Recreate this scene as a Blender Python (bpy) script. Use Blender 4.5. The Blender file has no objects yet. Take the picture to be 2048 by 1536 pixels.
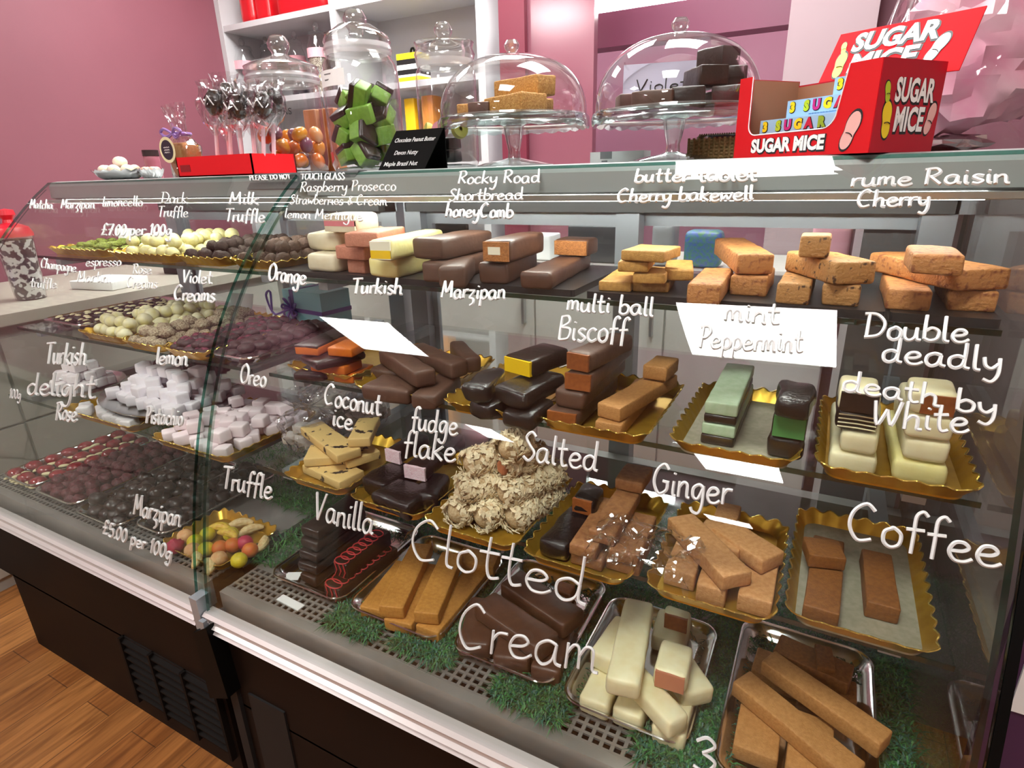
import bpy, bmesh, math, random
import numpy as np
from mathutils import Vector, Matrix, noise

# ------------------------------------------------------------------ camera, world, light, exposure
SC = bpy.context.scene
COL = SC.collection
H = 1.24                      # eye height (m)
FPX = 1175.0                  # focal length in pixels of the 2048 wide frame
YAW, PITCH, ROLL = (math.radians(a) for a in (28.49, 19.77, 1.65))
def cam_axes():
    cy, sy, cp, sp = math.cos(YAW), math.sin(YAW), math.cos(PITCH), math.sin(PITCH)
    f = np.array([-sy*cp, cy*cp, -sp]); r = np.array([cy, sy, 0.0]); d = np.cross(f, r)
    cr, sr = math.cos(ROLL), math.sin(ROLL)
    return np.array([r*cr + d*sr, -r*sr + d*cr, f])
RC = cam_axes()
EYE = np.array([0, 0, H])
cam = bpy.data.cameras.new('camera'); camo = bpy.data.objects.new('camera', cam); COL.objects.link(camo)
cam.sensor_width = 36.0; cam.lens = 36.0*FPX/2048.0; cam.clip_start = 0.02; cam.clip_end = 60
M = Matrix.Identity(4)
for k in range(3):
    M[k][0], M[k][1], M[k][2], M[k][3] = RC[0][k], -RC[1][k], -RC[2][k], EYE[k]
camo.matrix_world = M
SC.camera = camo
W = bpy.data.worlds.new('world'); SC.world = W; W.use_nodes = True
W.node_tree.nodes['Background'].inputs[0].default_value = (0.85, 0.9, 1.0, 1)
W.node_tree.nodes['Background'].inputs[1].default_value = 0.6
SC.view_settings.view_transform = 'Standard'; SC.view_settings.look = 'None'
SC.view_settings.gamma = 1.0; SC.view_settings.use_curve_mapping = False
SC.view_settings.exposure = 1.62
try:
    SC.cycles.use_denoising = True
    SC.cycles.max_bounces = 28; SC.cycles.transparent_max_bounces = 40
    SC.cycles.diffuse_bounces = 4; SC.cycles.glossy_bounces = 5; SC.cycles.transmission_bounces = 8
    SC.cycles.caustics_reflective = False; SC.cycles.caustics_refractive = False
    SC.cycles.sample_clamp_indirect = 4.0
except Exception:
    pass
PANEL_L = 13.0                # radiance of the ceiling light panels
LED_L = 20.0                   # radiance of the strip lamps inside the cases
CEIL = 2.58
PANELS = [(-0.22, -0.21), (-0.38, -2.95), (-0.72, -7.0), (-2.5, -0.86), (-2.95, -3.65), (-3.3, -6.7), (-0.27, 1.5), (-2.1, 1.75), (-1.1, 1.95)]  # the last panel is an added lamp that brightens the back counter

# ------------------------------------------------------------------ pixel -> place helpers (rays through the photograph's frame)
def ray(x, y): return RC.T @ np.array([(x-1024)/FPX, (y-768)/FPX, 1.0])
def P(x, y, z):
    d = ray(x, y); return Vector(EYE + d*((z-H)/d[2]))
def PY(x, y, Y):
    d = ray(x, y); return Vector(EYE + d*(Y/d[1]))
def PX(x, y, X):
    d = ray(x, y); return Vector(EYE + d*(X/d[0]))
GC = [-2.427563553037383, 12.544427509469525, -24.53920436569884, 23.483511207534267, -10.926913543164021, 2.3965198491035062]
def Yg(z):                    # depth of the curved front glass at height z
    f = lambda q: 1.2*float(np.polyval(GC, max(1.28 + (q-1.24)/1.2, .56)))
    return f(z) if z < 1.222 else f(1.222) + (z-1.222)*(f(1.222)-f(1.205))/.017*1.15
GZ = np.linspace(.458, 1.249, 130); GYS = np.array([Yg(z) for z in GZ])
GS = np.concatenate([[0], np.cumsum(np.hypot(np.diff(GZ), np.diff(GYS)))])
def GL(x, y):                 # pixel -> (X, arc length) on the glass
    d = ray(x, y); lo, hi = .1, 4.0
    for _ in range(50):
        m = (lo+hi)/2; q = EYE + d*m
        if q[1] < Yg(q[2]): lo = m
        else: hi = m
    q = EYE + d*lo
    return np.array([q[0], np.interp(q[2], GZ, GS)])
def glass_point(X, s, off=0.0):
    z = np.interp(s, GS, GZ); y = np.interp(s, GS, GYS)
    e = .004
    t = np.array([np.interp(s+e, GS, GYS)-np.interp(s-e, GS, GYS), np.interp(s+e, GS, GZ)-np.interp(s-e, GS, GZ)])
    t /= (np.linalg.norm(t) or 1)
    return Vector((X, y - t[1]*off, z + t[0]*off))

XL, XJ0, XJ1, XR = -1.95, -.988, -.962, .198      # case ends and the joint
DECK, LOW, MID, TOP = .496, .706, .88, 1.054
FLOOR = 0.0

# ------------------------------------------------------------------ materials
MATS = {}
def hexc(h):
    h = h.lstrip('#'); o = []
    for i in (0, 2, 4):
        c = int(h[i:i+2], 16)/255.0
        o.append(c/12.92 if c <= .04045 else ((c+.055)/1.055)**2.4)
    return (o[0], o[1], o[2], 1)
def mat(name, col, rough=.5, metal=0.0, col2=None, nscale=20, bump=0.0, bscale=60, spec=.5, coat=0.0, contrast=(.35, .65), sss=0.0, detail=4, stretch=None, aniso=None):
    if name in MATS: return MATS[name]
    m = bpy.data.materials.new(name); m.use_nodes = True; MATS[name] = m
    nt = m.node_tree; b = nt.nodes['Principled BSDF']
    c1 = hexc(col) if isinstance(col, str) else col
    b.inputs['Base Color'].default_value = c1
    b.inputs['Roughness'].default_value = rough; b.inputs['Metallic'].default_value = metal
    b.inputs['Specular IOR Level'].default_value = spec
    if coat: b.inputs['Coat Weight'].default_value = coat; b.inputs['Coat Roughness'].default_value = .12
    if sss:
        b.inputs['Subsurface Weight'].default_value = sss; b.inputs['Subsurface Radius'].default_value = (.012, .008, .005); b.inputs['Subsurface Scale'].default_value = .3
    if col2 or bump:
        tc = nt.nodes.new('ShaderNodeTexCoord'); vec = tc.outputs['Object']
        if stretch:
            mp = nt.nodes.new('ShaderNodeMapping'); mp.inputs['Scale'].default_value = stretch
            nt.links.new(vec, mp.inputs['Vector']); vec = mp.outputs['Vector']
    if nscale >= 12: nscale *= 4
    if bscale >= 25: bscale *= 4
    if col2:
        n = nt.nodes.new('ShaderNodeTexNoise'); n.inputs['Scale'].default_value = nscale; n.inputs['Detail'].default_value = detail
        r = nt.nodes.new('ShaderNodeValToRGB'); r.color_ramp.elements[0].position = contrast[0]; r.color_ramp.elements[1].position = contrast[1]
        r.color_ramp.elements[0].color = c1; r.color_ramp.elements[1].color = hexc(col2) if isinstance(col2, str) else col2
        nt.links.new(vec, n.inputs['Vector']); nt.links.new(n.outputs['Fac'], r.inputs['Fac']); nt.links.new(r.outputs['Color'], b.inputs['Base Color'])
    if bump:
        n2 = nt.nodes.new('ShaderNodeTexNoise'); n2.inputs['Scale'].default_value = bscale; n2.inputs['Detail'].default_value = 5
        bp = nt.nodes.new('ShaderNodeBump'); bp.inputs['Strength'].default_value = bump; bp.inputs['Distance'].default_value = .004
        nt.links.new(vec, n2.inputs['Vector']); nt.links.new(n2.outputs['Fac'], bp.inputs['Height']); nt.links.new(bp.outputs['Normal'], b.inputs['Normal'])
    return m
def glassmat(name, tint=(.97, .99, .98), f0=.04, rough=0.0, power=5.0, wrinkle=0.0, wscale=25, veil=0.0):
    if name in MATS: return MATS[name]
    m = bpy.data.materials.new(name); m.use_nodes = True; MATS[name] = m
    nt = m.node_tree; nt.nodes.clear(); L = nt.links
    out = nt.nodes.new('ShaderNodeOutputMaterial'); mix = nt.nodes.new('ShaderNodeMixShader')
    tr = nt.nodes.new('ShaderNodeBsdfTransparent'); tr.inputs[0].default_value = (*tint, 1)
    gl = nt.nodes.new('ShaderNodeBsdfGlossy'); gl.inputs['Roughness'].default_value = rough
    geo = nt.nodes.new('ShaderNodeNewGeometry'); dot = nt.nodes.new('ShaderNodeVectorMath'); dot.operation = 'DOT_PRODUCT'
    nrm = geo.outputs['Normal']
    if wrinkle:
        tc = nt.nodes.new('ShaderNodeTexCoord'); n2 = nt.nodes.new('ShaderNodeTexVoronoi'); n2.inputs['Scale'].default_value = wscale
        bp = nt.nodes.new('ShaderNodeBump'); bp.inputs['Strength'].default_value = wrinkle; bp.inputs['Distance'].default_value = .02
        L.new(tc.outputs['Object'], n2.inputs['Vector']); L.new(n2.outputs['Distance'], bp.inputs['Height'])
        nrm = bp.outputs['Normal']; L.new(nrm, gl.inputs['Normal'])
    L.new(geo.outputs['Incoming'], dot.inputs[0]); L.new(nrm, dot.inputs[1])
    ab = nt.nodes.new('ShaderNodeMath'); ab.operation = 'ABSOLUTE'; L.new(dot.outputs['Value'], ab.inputs[0])
    om = nt.nodes.new('ShaderNodeMath'); om.operation = 'SUBTRACT'; om.inputs[0].default_value = 1; om.use_clamp = True; L.new(ab.outputs[0], om.inputs[1])
    pw = nt.nodes.new('ShaderNodeMath'); pw.operation = 'POWER'; pw.inputs[1].default_value = power; L.new(om.outputs[0], pw.inputs[0])
    ma = nt.nodes.new('ShaderNodeMath'); ma.operation = 'MULTIPLY_ADD'; ma.inputs[1].default_value = 1-f0; ma.inputs[2].default_value = f0; ma.use_clamp = True
    L.new(pw.outputs[0], ma.inputs[0]); L.new(ma.outputs[0], mix.inputs['Fac']); L.new(gl.outputs[0], mix.inputs[2])
    if veil:
        df = nt.nodes.new('ShaderNodeBsdfDiffuse'); df.inputs[0].default_value = (.9, .9, .92, 1)
        m2 = nt.nodes.new('ShaderNodeMixShader'); m2.inputs['Fac'].default_value = veil
        L.new(tr.outputs[0], m2.inputs[1]); L.new(df.outputs[0], m2.inputs[2]); L.new(m2.outputs[0], mix.inputs[1])
    else:
        L.new(tr.outputs[0], mix.inputs[1])
    L.new(mix.outputs[0], out.inputs['Surface'])
    return m
def emit(name, col, strength):
    if name in MATS: return MATS[name]
    m = bpy.data.materials.new(name); m.use_nodes = True; MATS[name] = m
    nt = m.node_tree; nt.nodes.clear()
    out = nt.nodes.new('ShaderNodeOutputMaterial'); e = nt.nodes.new('ShaderNodeEmission')
    e.inputs[0].default_value = (*col, 1); e.inputs[1].default_value = strength; nt.links.new(e.outputs[0], out.inputs['Surface'])
    return m
def woodfloor():
    m = bpy.data.materials.new('wood laminate'); m.use_nodes = True; nt = m.node_tree; L = nt.links; b = nt.nodes['Principled BSDF']
    tc = nt.nodes.new('ShaderNodeTexCoord'); mp = nt.nodes.new('ShaderNodeMapping'); mp.inputs['Rotation'].default_value = (0, 0, math.radians(90))
    br = nt.nodes.new('ShaderNodeTexBrick'); br.inputs['Scale'].default_value = 1.0; br.inputs['Brick Width'].default_value = 1.3; br.inputs['Row Height'].default_value = .095
    br.inputs['Mortar Size'].default_value = .0012; br.inputs['Color1'].default_value = hexc('#b47a42'); br.inputs['Color2'].default_value = hexc('#995f2e'); br.inputs['Mortar'].default_value = hexc('#6b4425')
    br.offset = .37
    L.new(tc.outputs['Object'], mp.inputs['Vector']); L.new(mp.outputs['Vector'], br.inputs['Vector'])
    mp2 = nt.nodes.new('ShaderNodeMapping'); mp2.inputs['Scale'].default_value = (14, 1.1, 1); L.new(tc.outputs['Object'], mp2.inputs['Vector'])
    n = nt.nodes.new('ShaderNodeTexNoise'); n.inputs['Scale'].default_value = 3.2; n.inputs['Detail'].default_value = 8; n.inputs['Distortion'].default_value = 1.2; L.new(mp2.outputs['Vector'], n.inputs['Vector'])
    r = nt.nodes.new('ShaderNodeValToRGB'); r.color_ramp.elements[0].position = .35; r.color_ramp.elements[1].position = .7
    r.color_ramp.elements[0].color = (.42, .36, .3, 1); r.color_ramp.elements[1].color = (1, 1, 1, 1); L.new(n.outputs['Fac'], r.inputs['Fac'])
    mx = nt.nodes.new('ShaderNodeMix'); mx.data_type = 'RGBA'; mx.blend_type = 'MULTIPLY'; mx.inputs['Factor'].default_value = .95
    L.new(br.outputs['Color'], mx.inputs['A']); L.new(r.outputs['Color'], mx.inputs['B']); L.new(mx.outputs['Result'], b.inputs['Base Color'])
    b.inputs['Roughness'].default_value = .38
    return m

# ------------------------------------------------------------------ mesh builder
class MB:
    def __init__(s): s.v = []; s.f = []; s.m = []
    def add(s, verts, faces, mi=0):
        o = len(s.v); s.v += [tuple(v) for v in verts]; s.f += [tuple(i+o for i in f) for f in faces]; s.m += [mi]*len(faces); return s
    def box(s, x0, x1, y0, y1, z0, z1, mi=0):
        return s.add([(x0, y0, z0), (x1, y0, z0), (x1, y1, z0), (x0, y1, z0), (x0, y0, z1), (x1, y0, z1), (x1, y1, z1), (x0, y1, z1)],
                     [(0, 3, 2, 1), (4, 5, 6, 7), (0, 1, 5, 4), (1, 2, 6, 5), (2, 3, 7, 6), (3, 0, 4, 7)], mi)
    def hexa(s, p, mi=0):     # eight corners, bottom four then top four
        return s.add(p, [(0, 3, 2, 1), (4, 5, 6, 7), (0, 1, 5, 4), (1, 2, 6, 5), (2, 3, 7, 6), (3, 0, 4, 7)], mi)
    def prism_x(s, poly, x0, x1, mi=0):   # poly of (y, z)
        n = len(poly)
        return s.add([(x0, y, z) for y, z in poly] + [(x1, y, z) for y, z in poly],
                     [tuple(range(n-1, -1, -1)), tuple(range(n, 2*n))] + [(i, (i+1) % n, n+(i+1) % n, n+i) for i in range(n)], mi)
    def prism_z(s, poly, z0, z1, mi=0):
        n = len(poly)
        return s.add([(x, y, z0) for x, y in poly] + [(x, y, z1) for x, y in poly],
                     [tuple(range(n-1, -1, -1)), tuple(range(n, 2*n))] + [(i, (i+1) % n, n+(i+1) % n, n+i) for i in range(n)], mi)
    def lathe(s, prof, n=40, c=(0, 0, 0), mi=0, wave=None):
        vs = []; fs = []
        for i, (r, z) in enumerate(prof):
            for k in range(n):
                a = 2*math.pi*k/n; rr, zz = r, z
                if wave: rr, zz = wave(i, a, r, z)
                vs.append((c[0]+rr*math.cos(a), c[1]+rr*math.sin(a), c[2]+zz))
        for i in range(len(prof)-1):
            for k in range(n):
                k2 = (k+1) % n; fs.append((i*n+k, i*n+k2, (i+1)*n+k2, (i+1)*n+k))
        return s.add(vs, fs, mi)
    def cap(s, r, z, n=40, c=(0, 0, 0), mi=0, up=True):
        vs = [(c[0]+r*math.cos(2*math.pi*k/n), c[1]+r*math.sin(2*math.pi*k/n), c[2]+z) for k in range(n)]
        return s.add(vs, [tuple(range(n)) if up else tuple(range(n-1, -1, -1))], mi)
    def tube(s, pts, r, n=6, closed=False, mi=0):
        pts = [Vector(p) for p in pts]; N = len(pts)
        if N < 2: return s
        vs = []; fs = []; prev = None
        for i, p in enumerate(pts):
            a = pts[(i-1) % N] if (closed or i > 0) else p; b = pts[(i+1) % N] if (closed or i < N-1) else p
            t = (b-a)
            if t.length < 1e-9: t = Vector((0, 0, 1))
            t.normalize()
            if prev is None:
                u = t.orthogonal().normalized()
            else:
                u = prev - t*prev.dot(t)
                u = u.normalized() if u.length > 1e-6 else t.orthogonal().normalized()
            prev = u; w = t.cross(u); ri = r[i] if isinstance(r, (list, tuple)) else r
            for k in range(n):
                an = 2*math.pi*k/n; vs.append(p + (u*math.cos(an) + w*math.sin(an))*ri)
        for i in range(N if closed else N-1):
            j = (i+1) % N
            for k in range(n):
                k2 = (k+1) % n; fs.append((i*n+k, i*n+k2, j*n+k2, j*n+k))
        if not closed: fs += [tuple(range(n-1, -1, -1)), tuple((N-1)*n+k for k in range(n))]
        return s.add(vs, fs, mi)
    def ball(s, c, rx, ry=None, rz=None, nu=14, nv=9, mi=0, jag=0, seed=0, freq=30):
        ry = ry or rx; rz = rz or rx; vs = []; fs = []
        for j in range(nv+1):
            t = math.pi*j/nv
            for i in range(nu):
                a = 2*math.pi*i/nu; d = Vector((math.sin(t)*math.cos(a), math.sin(t)*math.sin(a), math.cos(t)))
                k = 1 + (jag*noise.noise(d*freq/10 + Vector((seed*3.1, seed*1.7, 0))) if jag else 0)
                vs.append((c[0]+d.x*rx*k, c[1]+d.y*ry*k, c[2]+d.z*rz*k))
        for j in range(nv):
            for i in range(nu):
                i2 = (i+1) % nu; fs.append((j*nu+i, (j+1)*nu+i, (j+1)*nu+i2, j*nu+i2))
        return s.add(vs, fs, mi)
    def mesh(s, name, mats, smooth=False, sharp=35):
        me = bpy.data.meshes.new(name); me.from_pydata(s.v, [], s.f)
        for m in (mats if isinstance(mats, (list, tuple)) else [mats]): me.materials.append(m)
        if len(me.polygons) == len(s.m): me.polygons.foreach_set('material_index', s.m)
        bm = bmesh.new(); bm.from_mesh(me); bmesh.ops.remove_doubles(bm, verts=bm.verts, dist=1e-6); bmesh.ops.recalc_face_normals(bm, faces=bm.faces)
        if smooth:
            for f in bm.faces: f.smooth = True
            ca = math.radians(sharp)
            for e in bm.edges:
                if len(e.link_faces) == 2 and e.calc_face_angle(0) > ca: e.smooth = False
        bm.to_mesh(me); bm.free(); me.update()
        return me
    def obj(s, name, mats, parent=None, smooth=False, sharp=35, loc=None, rz=None):
        return link(name, s.mesh(name, mats, smooth, sharp), parent, loc, rz)
def link(name, me, parent=None, loc=None, rz=None):
    o = bpy.data.objects.new(name, me); COL.objects.link(o)
    if parent: o.parent = parent
    if loc is not None: o.location = loc
    if rz is not None: o.rotation_euler = (0, 0, rz)
    return o
def tag(o, label=None, cat=None, group=None, kind=None):
    if label: o['label'] = label
    if cat: o['category'] = cat
    if group: o['group'] = group
    if kind: o['kind'] = kind
    return o
def thing(name, label, cat, loc=(0, 0, 0), rz=0, group=None):
    o = bpy.data.objects.new(name, None); COL.objects.link(o); o.location = loc; o.rotation_euler = (0, 0, rz); o.empty_display_size = .05
    return tag(o, label, cat, group)
def struct(name, mb, m): return tag(mb.obj(name, m), kind='structure')
def spline(pts, n=6, closed=False):
    pts = [np.array(p, float) for p in pts]; N = len(pts)
    if N < 3 and not closed: return pts
    out = []
    for i in range(N if closed else N-1):
        p1, p2 = pts[i], pts[(i+1) % N]
        p0 = pts[(i-1) % N] if (closed or i > 0) else p1; p3 = pts[(i+2) % N] if (closed or i < N-2) else p2
        for k in range(n):
            t = k/n
            out.append(.5*((2*p1) + (p2-p0)*t + (2*p0-5*p1+4*p2-p3)*t*t + (3*p1-p0-3*p2+p3)*t**3))
    if not closed: out.append(pts[-1])
    return out
def text2d(body, size, bold=0.0, shear=0.0, space=1.0):
    cu = bpy.data.curves.new('t', 'FONT'); cu.body = body; cu.size = size; cu.offset = bold; cu.shear = shear; cu.space_character = space; cu.resolution_u = 3
    o = bpy.data.objects.new('t', cu); COL.objects.link(o)
    me = bpy.data.meshes.new_from_object(o.evaluated_get(bpy.context.evaluated_depsgraph_get()))
    v = [(p.co.x, p.co.y) for p in me.vertices]; f = [tuple(p.vertices) for p in me.polygons]
    bpy.data.objects.remove(o); bpy.data.curves.remove(cu); bpy.data.meshes.remove(me)
    return v, f
def put_text(mb, body, size, place, bold=0.0, fit=None, mi=0, shear=0.0, space=1.0):
    v, f = text2d(body, size, bold, shear, space)
    if not v: return
    if fit:
        w = max(p[0] for p in v) - min(p[0] for p in v); k = fit/max(w, 1e-6); x0 = min(p[0] for p in v); v = [((x-x0)*k, y) for x, y in v]
    mb.add([place(x, y) for x, y in v], f, mi)

# ------------------------------------------------------------------ colours of things
pink = mat('pink paint', '#7d4653', .6, col2='#78424f', nscale=2, bump=.03, bscale=120)
maroon = mat('maroon paint', '#6b2a39', .3)
maroon_gloss = mat('glossy maroon board', '#7d4a57', .16, spec=.8)
white = mat('white melamine', '#b9b7ba', .4)
pale = mat('pale pink paint', '#a08b91', .6)
cream = mat('cream cupboard', '#e6e4de', .4)
steel = mat('stainless steel', (.62, .62, .62, 1), .28, 1.0, bump=.02, bscale=8, stretch=(1, 30, 30))
alu = mat('brushed aluminium', '#a9b0b8', .42, .55)
alu_lt = mat('satin aluminium', '#c3c8c9', .35, .6)
darkgrey = mat('dark grey plastic', '#4b4e50', .45)
case_grey = mat('grey coated metal', '#8b8f8e', .4, .35)
brown = mat('dark brown laminate', '#180b05', .6, col2='#120804', nscale=6, spec=.15)
black = mat('black plastic', '#030303', .55, spec=.12)
slate = mat('black slate', '#1d1d1f', .35, col2='#262628', nscale=30, bump=.1, bscale=80)
beige_metal = mat('worn steel deck', '#93918d', .38, .5, col2='#a6a39f', nscale=9)
gold = mat('gold foil card', '#d6a93c', .3, .7, col2='#c4962f', nscale=12)
rim_highlight = mat('gold rim highlight', '#f0cf6a', .22, .9)  # lighter gold, edge highlight put into the colour
paleboard = mat('silver backing card', '#b9b39c', .45, .3, col2='#a8a389', nscale=30)
tray_steel = mat('polished steel tray', (.78, .78, .77, 1), .14, 1.0)
ink = mat('white marker ink', '#cfd2d2', .6)
blackink = mat('black ink', '#17171a', .6)
paper = mat('white paper', '#f2f2f2', .7)
red = mat('red gloss card', '#d3111b', .5, spec=.3)
red_hd = mat('red header card', '#cf0d18', .75, spec=.08)
red_dk = mat('red card side', '#b3162a', .5, spec=.3)
pane_m = glassmat('display glass', (.965, .985, .975), .038)
edge_m = glassmat('green glass edge', (.10, .34, .28), .12)
shelf_m = glassmat('shelf glass', (.96, .985, .975), .045)
jar_m = glassmat('clear jar glass', (.955, .97, .97), .075, 0.0, 2.6)
thick_m = glassmat('thick clear glass', (.95, .97, .97), .17, .06, 1.6, veil=.06)
dome_m = glassmat('dome glass', (.965, .975, .975), .07, 0.0, 3.2)
cello = glassmat('cellophane', (.93, .93, .95), .11, .05, 2.5, wrinkle=.9, wscale=34, veil=.06)

film_m = glassmat('clear film', (.96, .96, .97), .10, .03, 2.2, wrinkle=.6, wscale=26)
floss_m = glassmat('candyfloss bag film', (.97, .95, .96), .06, .04, 2.0, wrinkle=.35, wscale=9)
fudge_tan = mat('tan fudge', '#c08a50', .62, col2='#b07a42', nscale=55, bump=.35, bscale=130)
fudge_gold = mat('golden fudge', '#c48a3d', .58, col2='#b3782f', nscale=45, bump=.3, bscale=120)
fudge_brown = mat('brown coffee fudge', '#8f5a26', .6, col2='#7c4a1c', nscale=50, bump=.3, bscale=120)
fudge_pale = mat('ginger fudge', '#d09b66', .6, col2='#be8650', nscale=45, bump=.35, bscale=110)
fudge_salt = mat('salted fudge', '#a9764a', .6, col2='#8f5c37', nscale=28, bump=.35, bscale=90)
fudge_pink = mat('cherry fudge', '#bd8049', .6, col2='#8a4a2c', nscale=30, bump=.6, bscale=60, contrast=(.52, .68))
fudge_rum = mat('raisin fudge', '#b5824b', .6, col2='#4a2d1a', nscale=26, bump=.6, bscale=60, contrast=(.58, .66))
milk = mat('milk chocolate', '#583a2c', .42, col2='#4c3023', nscale=14, bump=.12, bscale=35, coat=.08)
milk_lt = mat('pale milk chocolate', '#5f4336', .45, col2='#52392d', nscale=14, bump=.12, bscale=40)
dark = mat('dark chocolate', '#2b1c17', .33, col2='#241611', nscale=14, bump=.2, bscale=35, coat=.1)
dark_sh = mat('shiny dark chocolate', '#1f1714', .22, bump=.35, bscale=60, coat=.25)
whitec = mat('white chocolate', '#eee6c0', .42, col2='#e8dcae', nscale=12, bump=.1, bscale=35, sss=.1)
whitec_y = mat('lemon white chocolate', '#f0e6a4', .42, col2='#eadd90', nscale=12, bump=.12, bscale=35, sss=.1)
whitec_i = mat('ivory white chocolate', '#eadfc4', .42, col2='#e3d4b4', nscale=12, bump=.1, bscale=35)
pinkf = mat('pink strawberry fudge', '#cf8a72', .6, col2='#c07a63', nscale=40, bump=.4, bscale=100)
pinkcut = mat('pink filling', '#e2808a', .6)
pinkwhite = mat('coconut ice', '#efd8de', .7, col2='#e7bfca', nscale=70, bump=.4, bscale=120)
yellowcut = mat('lemon filling', '#f2c60a', .5)
creamcut = mat('cream filling', '#efe7d0', .6)
honey = mat('honeycomb filling', '#b9783c', .65, col2='#9c5f2c', nscale=70, bump=.5, bscale=120)
caramel = mat('caramel filling', '#a05a28', .45, col2='#8c4b1f', nscale=40)
orangec = mat('orange chocolate', '#d2701f', .4, col2='#c66418', nscale=14, coat=.1)
mintc = mat('pale mint chocolate', '#bccfb2', .45, col2='#aac29c', nscale=20, bump=.2, bscale=50)
mintdk = mat('green mint filling', '#4f8a4a', .55)
redcut = mat('raspberry drizzle', '#b7393c', .4)
shortb = mat('caramel shortbread', '#c9974f', .65, col2='#ae7c38', nscale=40, bump=.35, bscale=100)
cookie = mat('cookie fudge', '#d9b878', .6, col2='#33261f', nscale=12, bump=.2, bscale=80, contrast=(.61, .64))
flake = mat('almond flakes', '#eedfbc', .7, col2='#cfa878', nscale=30, contrast=(.5, .75))
nutbody = mat('nut log coat', '#dcc49c', .75, col2='#c4a274', nscale=60, bump=.5, bscale=130)
flap = mat('golden flapjack', '#d2a25a', .65, col2='#b8813a', nscale=60, bump=.7, bscale=90)

# ------------------------------------------------------------------ the setting
YB = 2.72
mb = MB(); mb.box(-4.2, 2.2, -9, 5.2, -.06, 0); struct('floor', mb, woodfloor())
mb = MB(); mb.box(-4.2, 2.2, -9, 5.2, 2.6, 2.66); struct('ceiling', mb, mat('ceiling tile', '#e9e6e4', .8))
mb = MB(); mb.box(-3.1, -2.99, -9, 2.9, 0, 2.6); struct('wall_left', mb, pink)
mb = MB(); mb.box(-2.99, -1.22, YB, YB+.08, 0, 2.6); struct('wall_back', mb, pink)
mb = MB(); mb.box(-1.22, -.905, 2.40, 2.44, 0, 2.6); struct('wall_partition', mb, maroon_gloss)
mb = MB(); mb.box(-1.30, -1.185, 2.37, 2.395, 0, 2.6); struct('trim_1', mb, maroon)
mb = MB(); mb.box(-.225, .03, 2.40, 2.62, 0, 2.6); struct('wall_pillar', mb, pale)
mb = MB(); mb.box(.03, 2.2, 2.62, 2.72, 0, 2.6); struct('wall_alcove', mb, mat('mauve wall', '#8d5f6d', .6))
mb = MB(); mb.box(2.1, 2.2, -9, 2.62, 0, 2.6); struct('wall_right', mb, mat('warm pale wall', '#cbb9b2', .7))
mb = MB(); mb.box(-4.2, 2.2, 4.6, 4.7, 0, 2.6); struct('wall_rear', mb, mat('rose wall', '#e0a0b8', .6))
mb = MB(); mb.prism_x([(3.0, 1.785), (3.12, 1.785), (3.12, 1.93), (3.0, 1.93)], -1.8, .6); struct('trim_2', mb, mat('mauve bulkhead', '#8d4f69', .35))
mb = MB(); mb.box(-3.1, 2.2, -9.1, -9, 0, 2.6); struct('wall_front', mb, mat('shop front wall', '#d8d2ce', .7))
# ceiling light panels
panel_m = emit('lit diffuser', (1.0, .985, .95), PANEL_L)
frame_m = mat('white lamp frame', '#eeeeee', .5)
PLAB = ['square ceiling light panel above the right display case front', 'second square ceiling light panel out from the right case', 'farthest square ceiling light panel in the row near the right case',
        'square ceiling light panel above the aisle by the left case', 'second square ceiling light panel along the left aisle', 'farthest square ceiling light panel along the left aisle',
        'square ceiling light panel above the staff side behind the right case', 'square ceiling light panel above the staff side behind the left case', 'added square light panel brightening the cream cupboard counter']
for (x, y), lab in zip(PANELS, PLAB):
    t = thing('ceiling_light', lab, 'ceiling light', (x, y, CEIL), .06, 'square ceiling light panels')
    mb = MB(); mb.box(-.285, .285, -.285, .285, -.004, .0); mb.obj('diffuser', panel_m, t)
    mb = MB()
    for a in (-1, 1):
        mb.box(-.3, .3, a*.2925-.0075, a*.2925+.0075, -.008, .02); mb.box(a*.2925-.0075, a*.2925+.0075, -.285, .285, -.008, .02)
    mb.obj('frame', frame_m, t)
t = thing('batten_light', 'fluorescent batten light on the back room ceiling', 'ceiling light', (-1.05, 3.02, 1.945))
mb = MB(); mb.tube([(-.45, 0, .012), (.45, 0, .012)], .024, 10); mb.obj('tube', emit('batten tube', (1, .98, .95), 21), t)
mb = MB(); mb.box(-.5, .5, -.02, .06, .037, .655); mb.obj('housing', frame_m, t)

# ------------------------------------------------------------------ display cases
def hand(word, p0, p1, cap, up=None): WORDS.append((word, p0, p1, cap))
WORDS = []
def glass_pane(parent, x0, x1, label=None):
    n = 40; ss = np.linspace(0, GS[-1], n+1); th = .006
    mb = MB(); vs = []
    for off in (0, -th):
        for x in (x0, x1):
            for s in ss: vs.append(glass_point(x, s, off))
    K = n+1; idx = lambda o, x, i: o*2*K + x*K + i
    fs = []; mi = []
    for o in (0, 1):
        for i in range(n): fs.append((idx(o, 0, i), idx(o, 1, i), idx(o, 1, i+1), idx(o, 0, i+1))); mi.append(0)
    for x in (0, 1):
        for i in range(n): fs.append((idx(0, x, i), idx(1, x, i), idx(1, x, i+1), idx(0, x, i+1))); mi.append(1)
    for i in (0, n): fs.append((idx(0, 0, i), idx(0, 1, i), idx(1, 1, i), idx(1, 0, i))); mi.append(1)
    mb.v = vs; mb.f = fs; mb.m = mi
    return mb.obj('front_glass', [pane_m, edge_m], parent, smooth=True, sharp=50)
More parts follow.
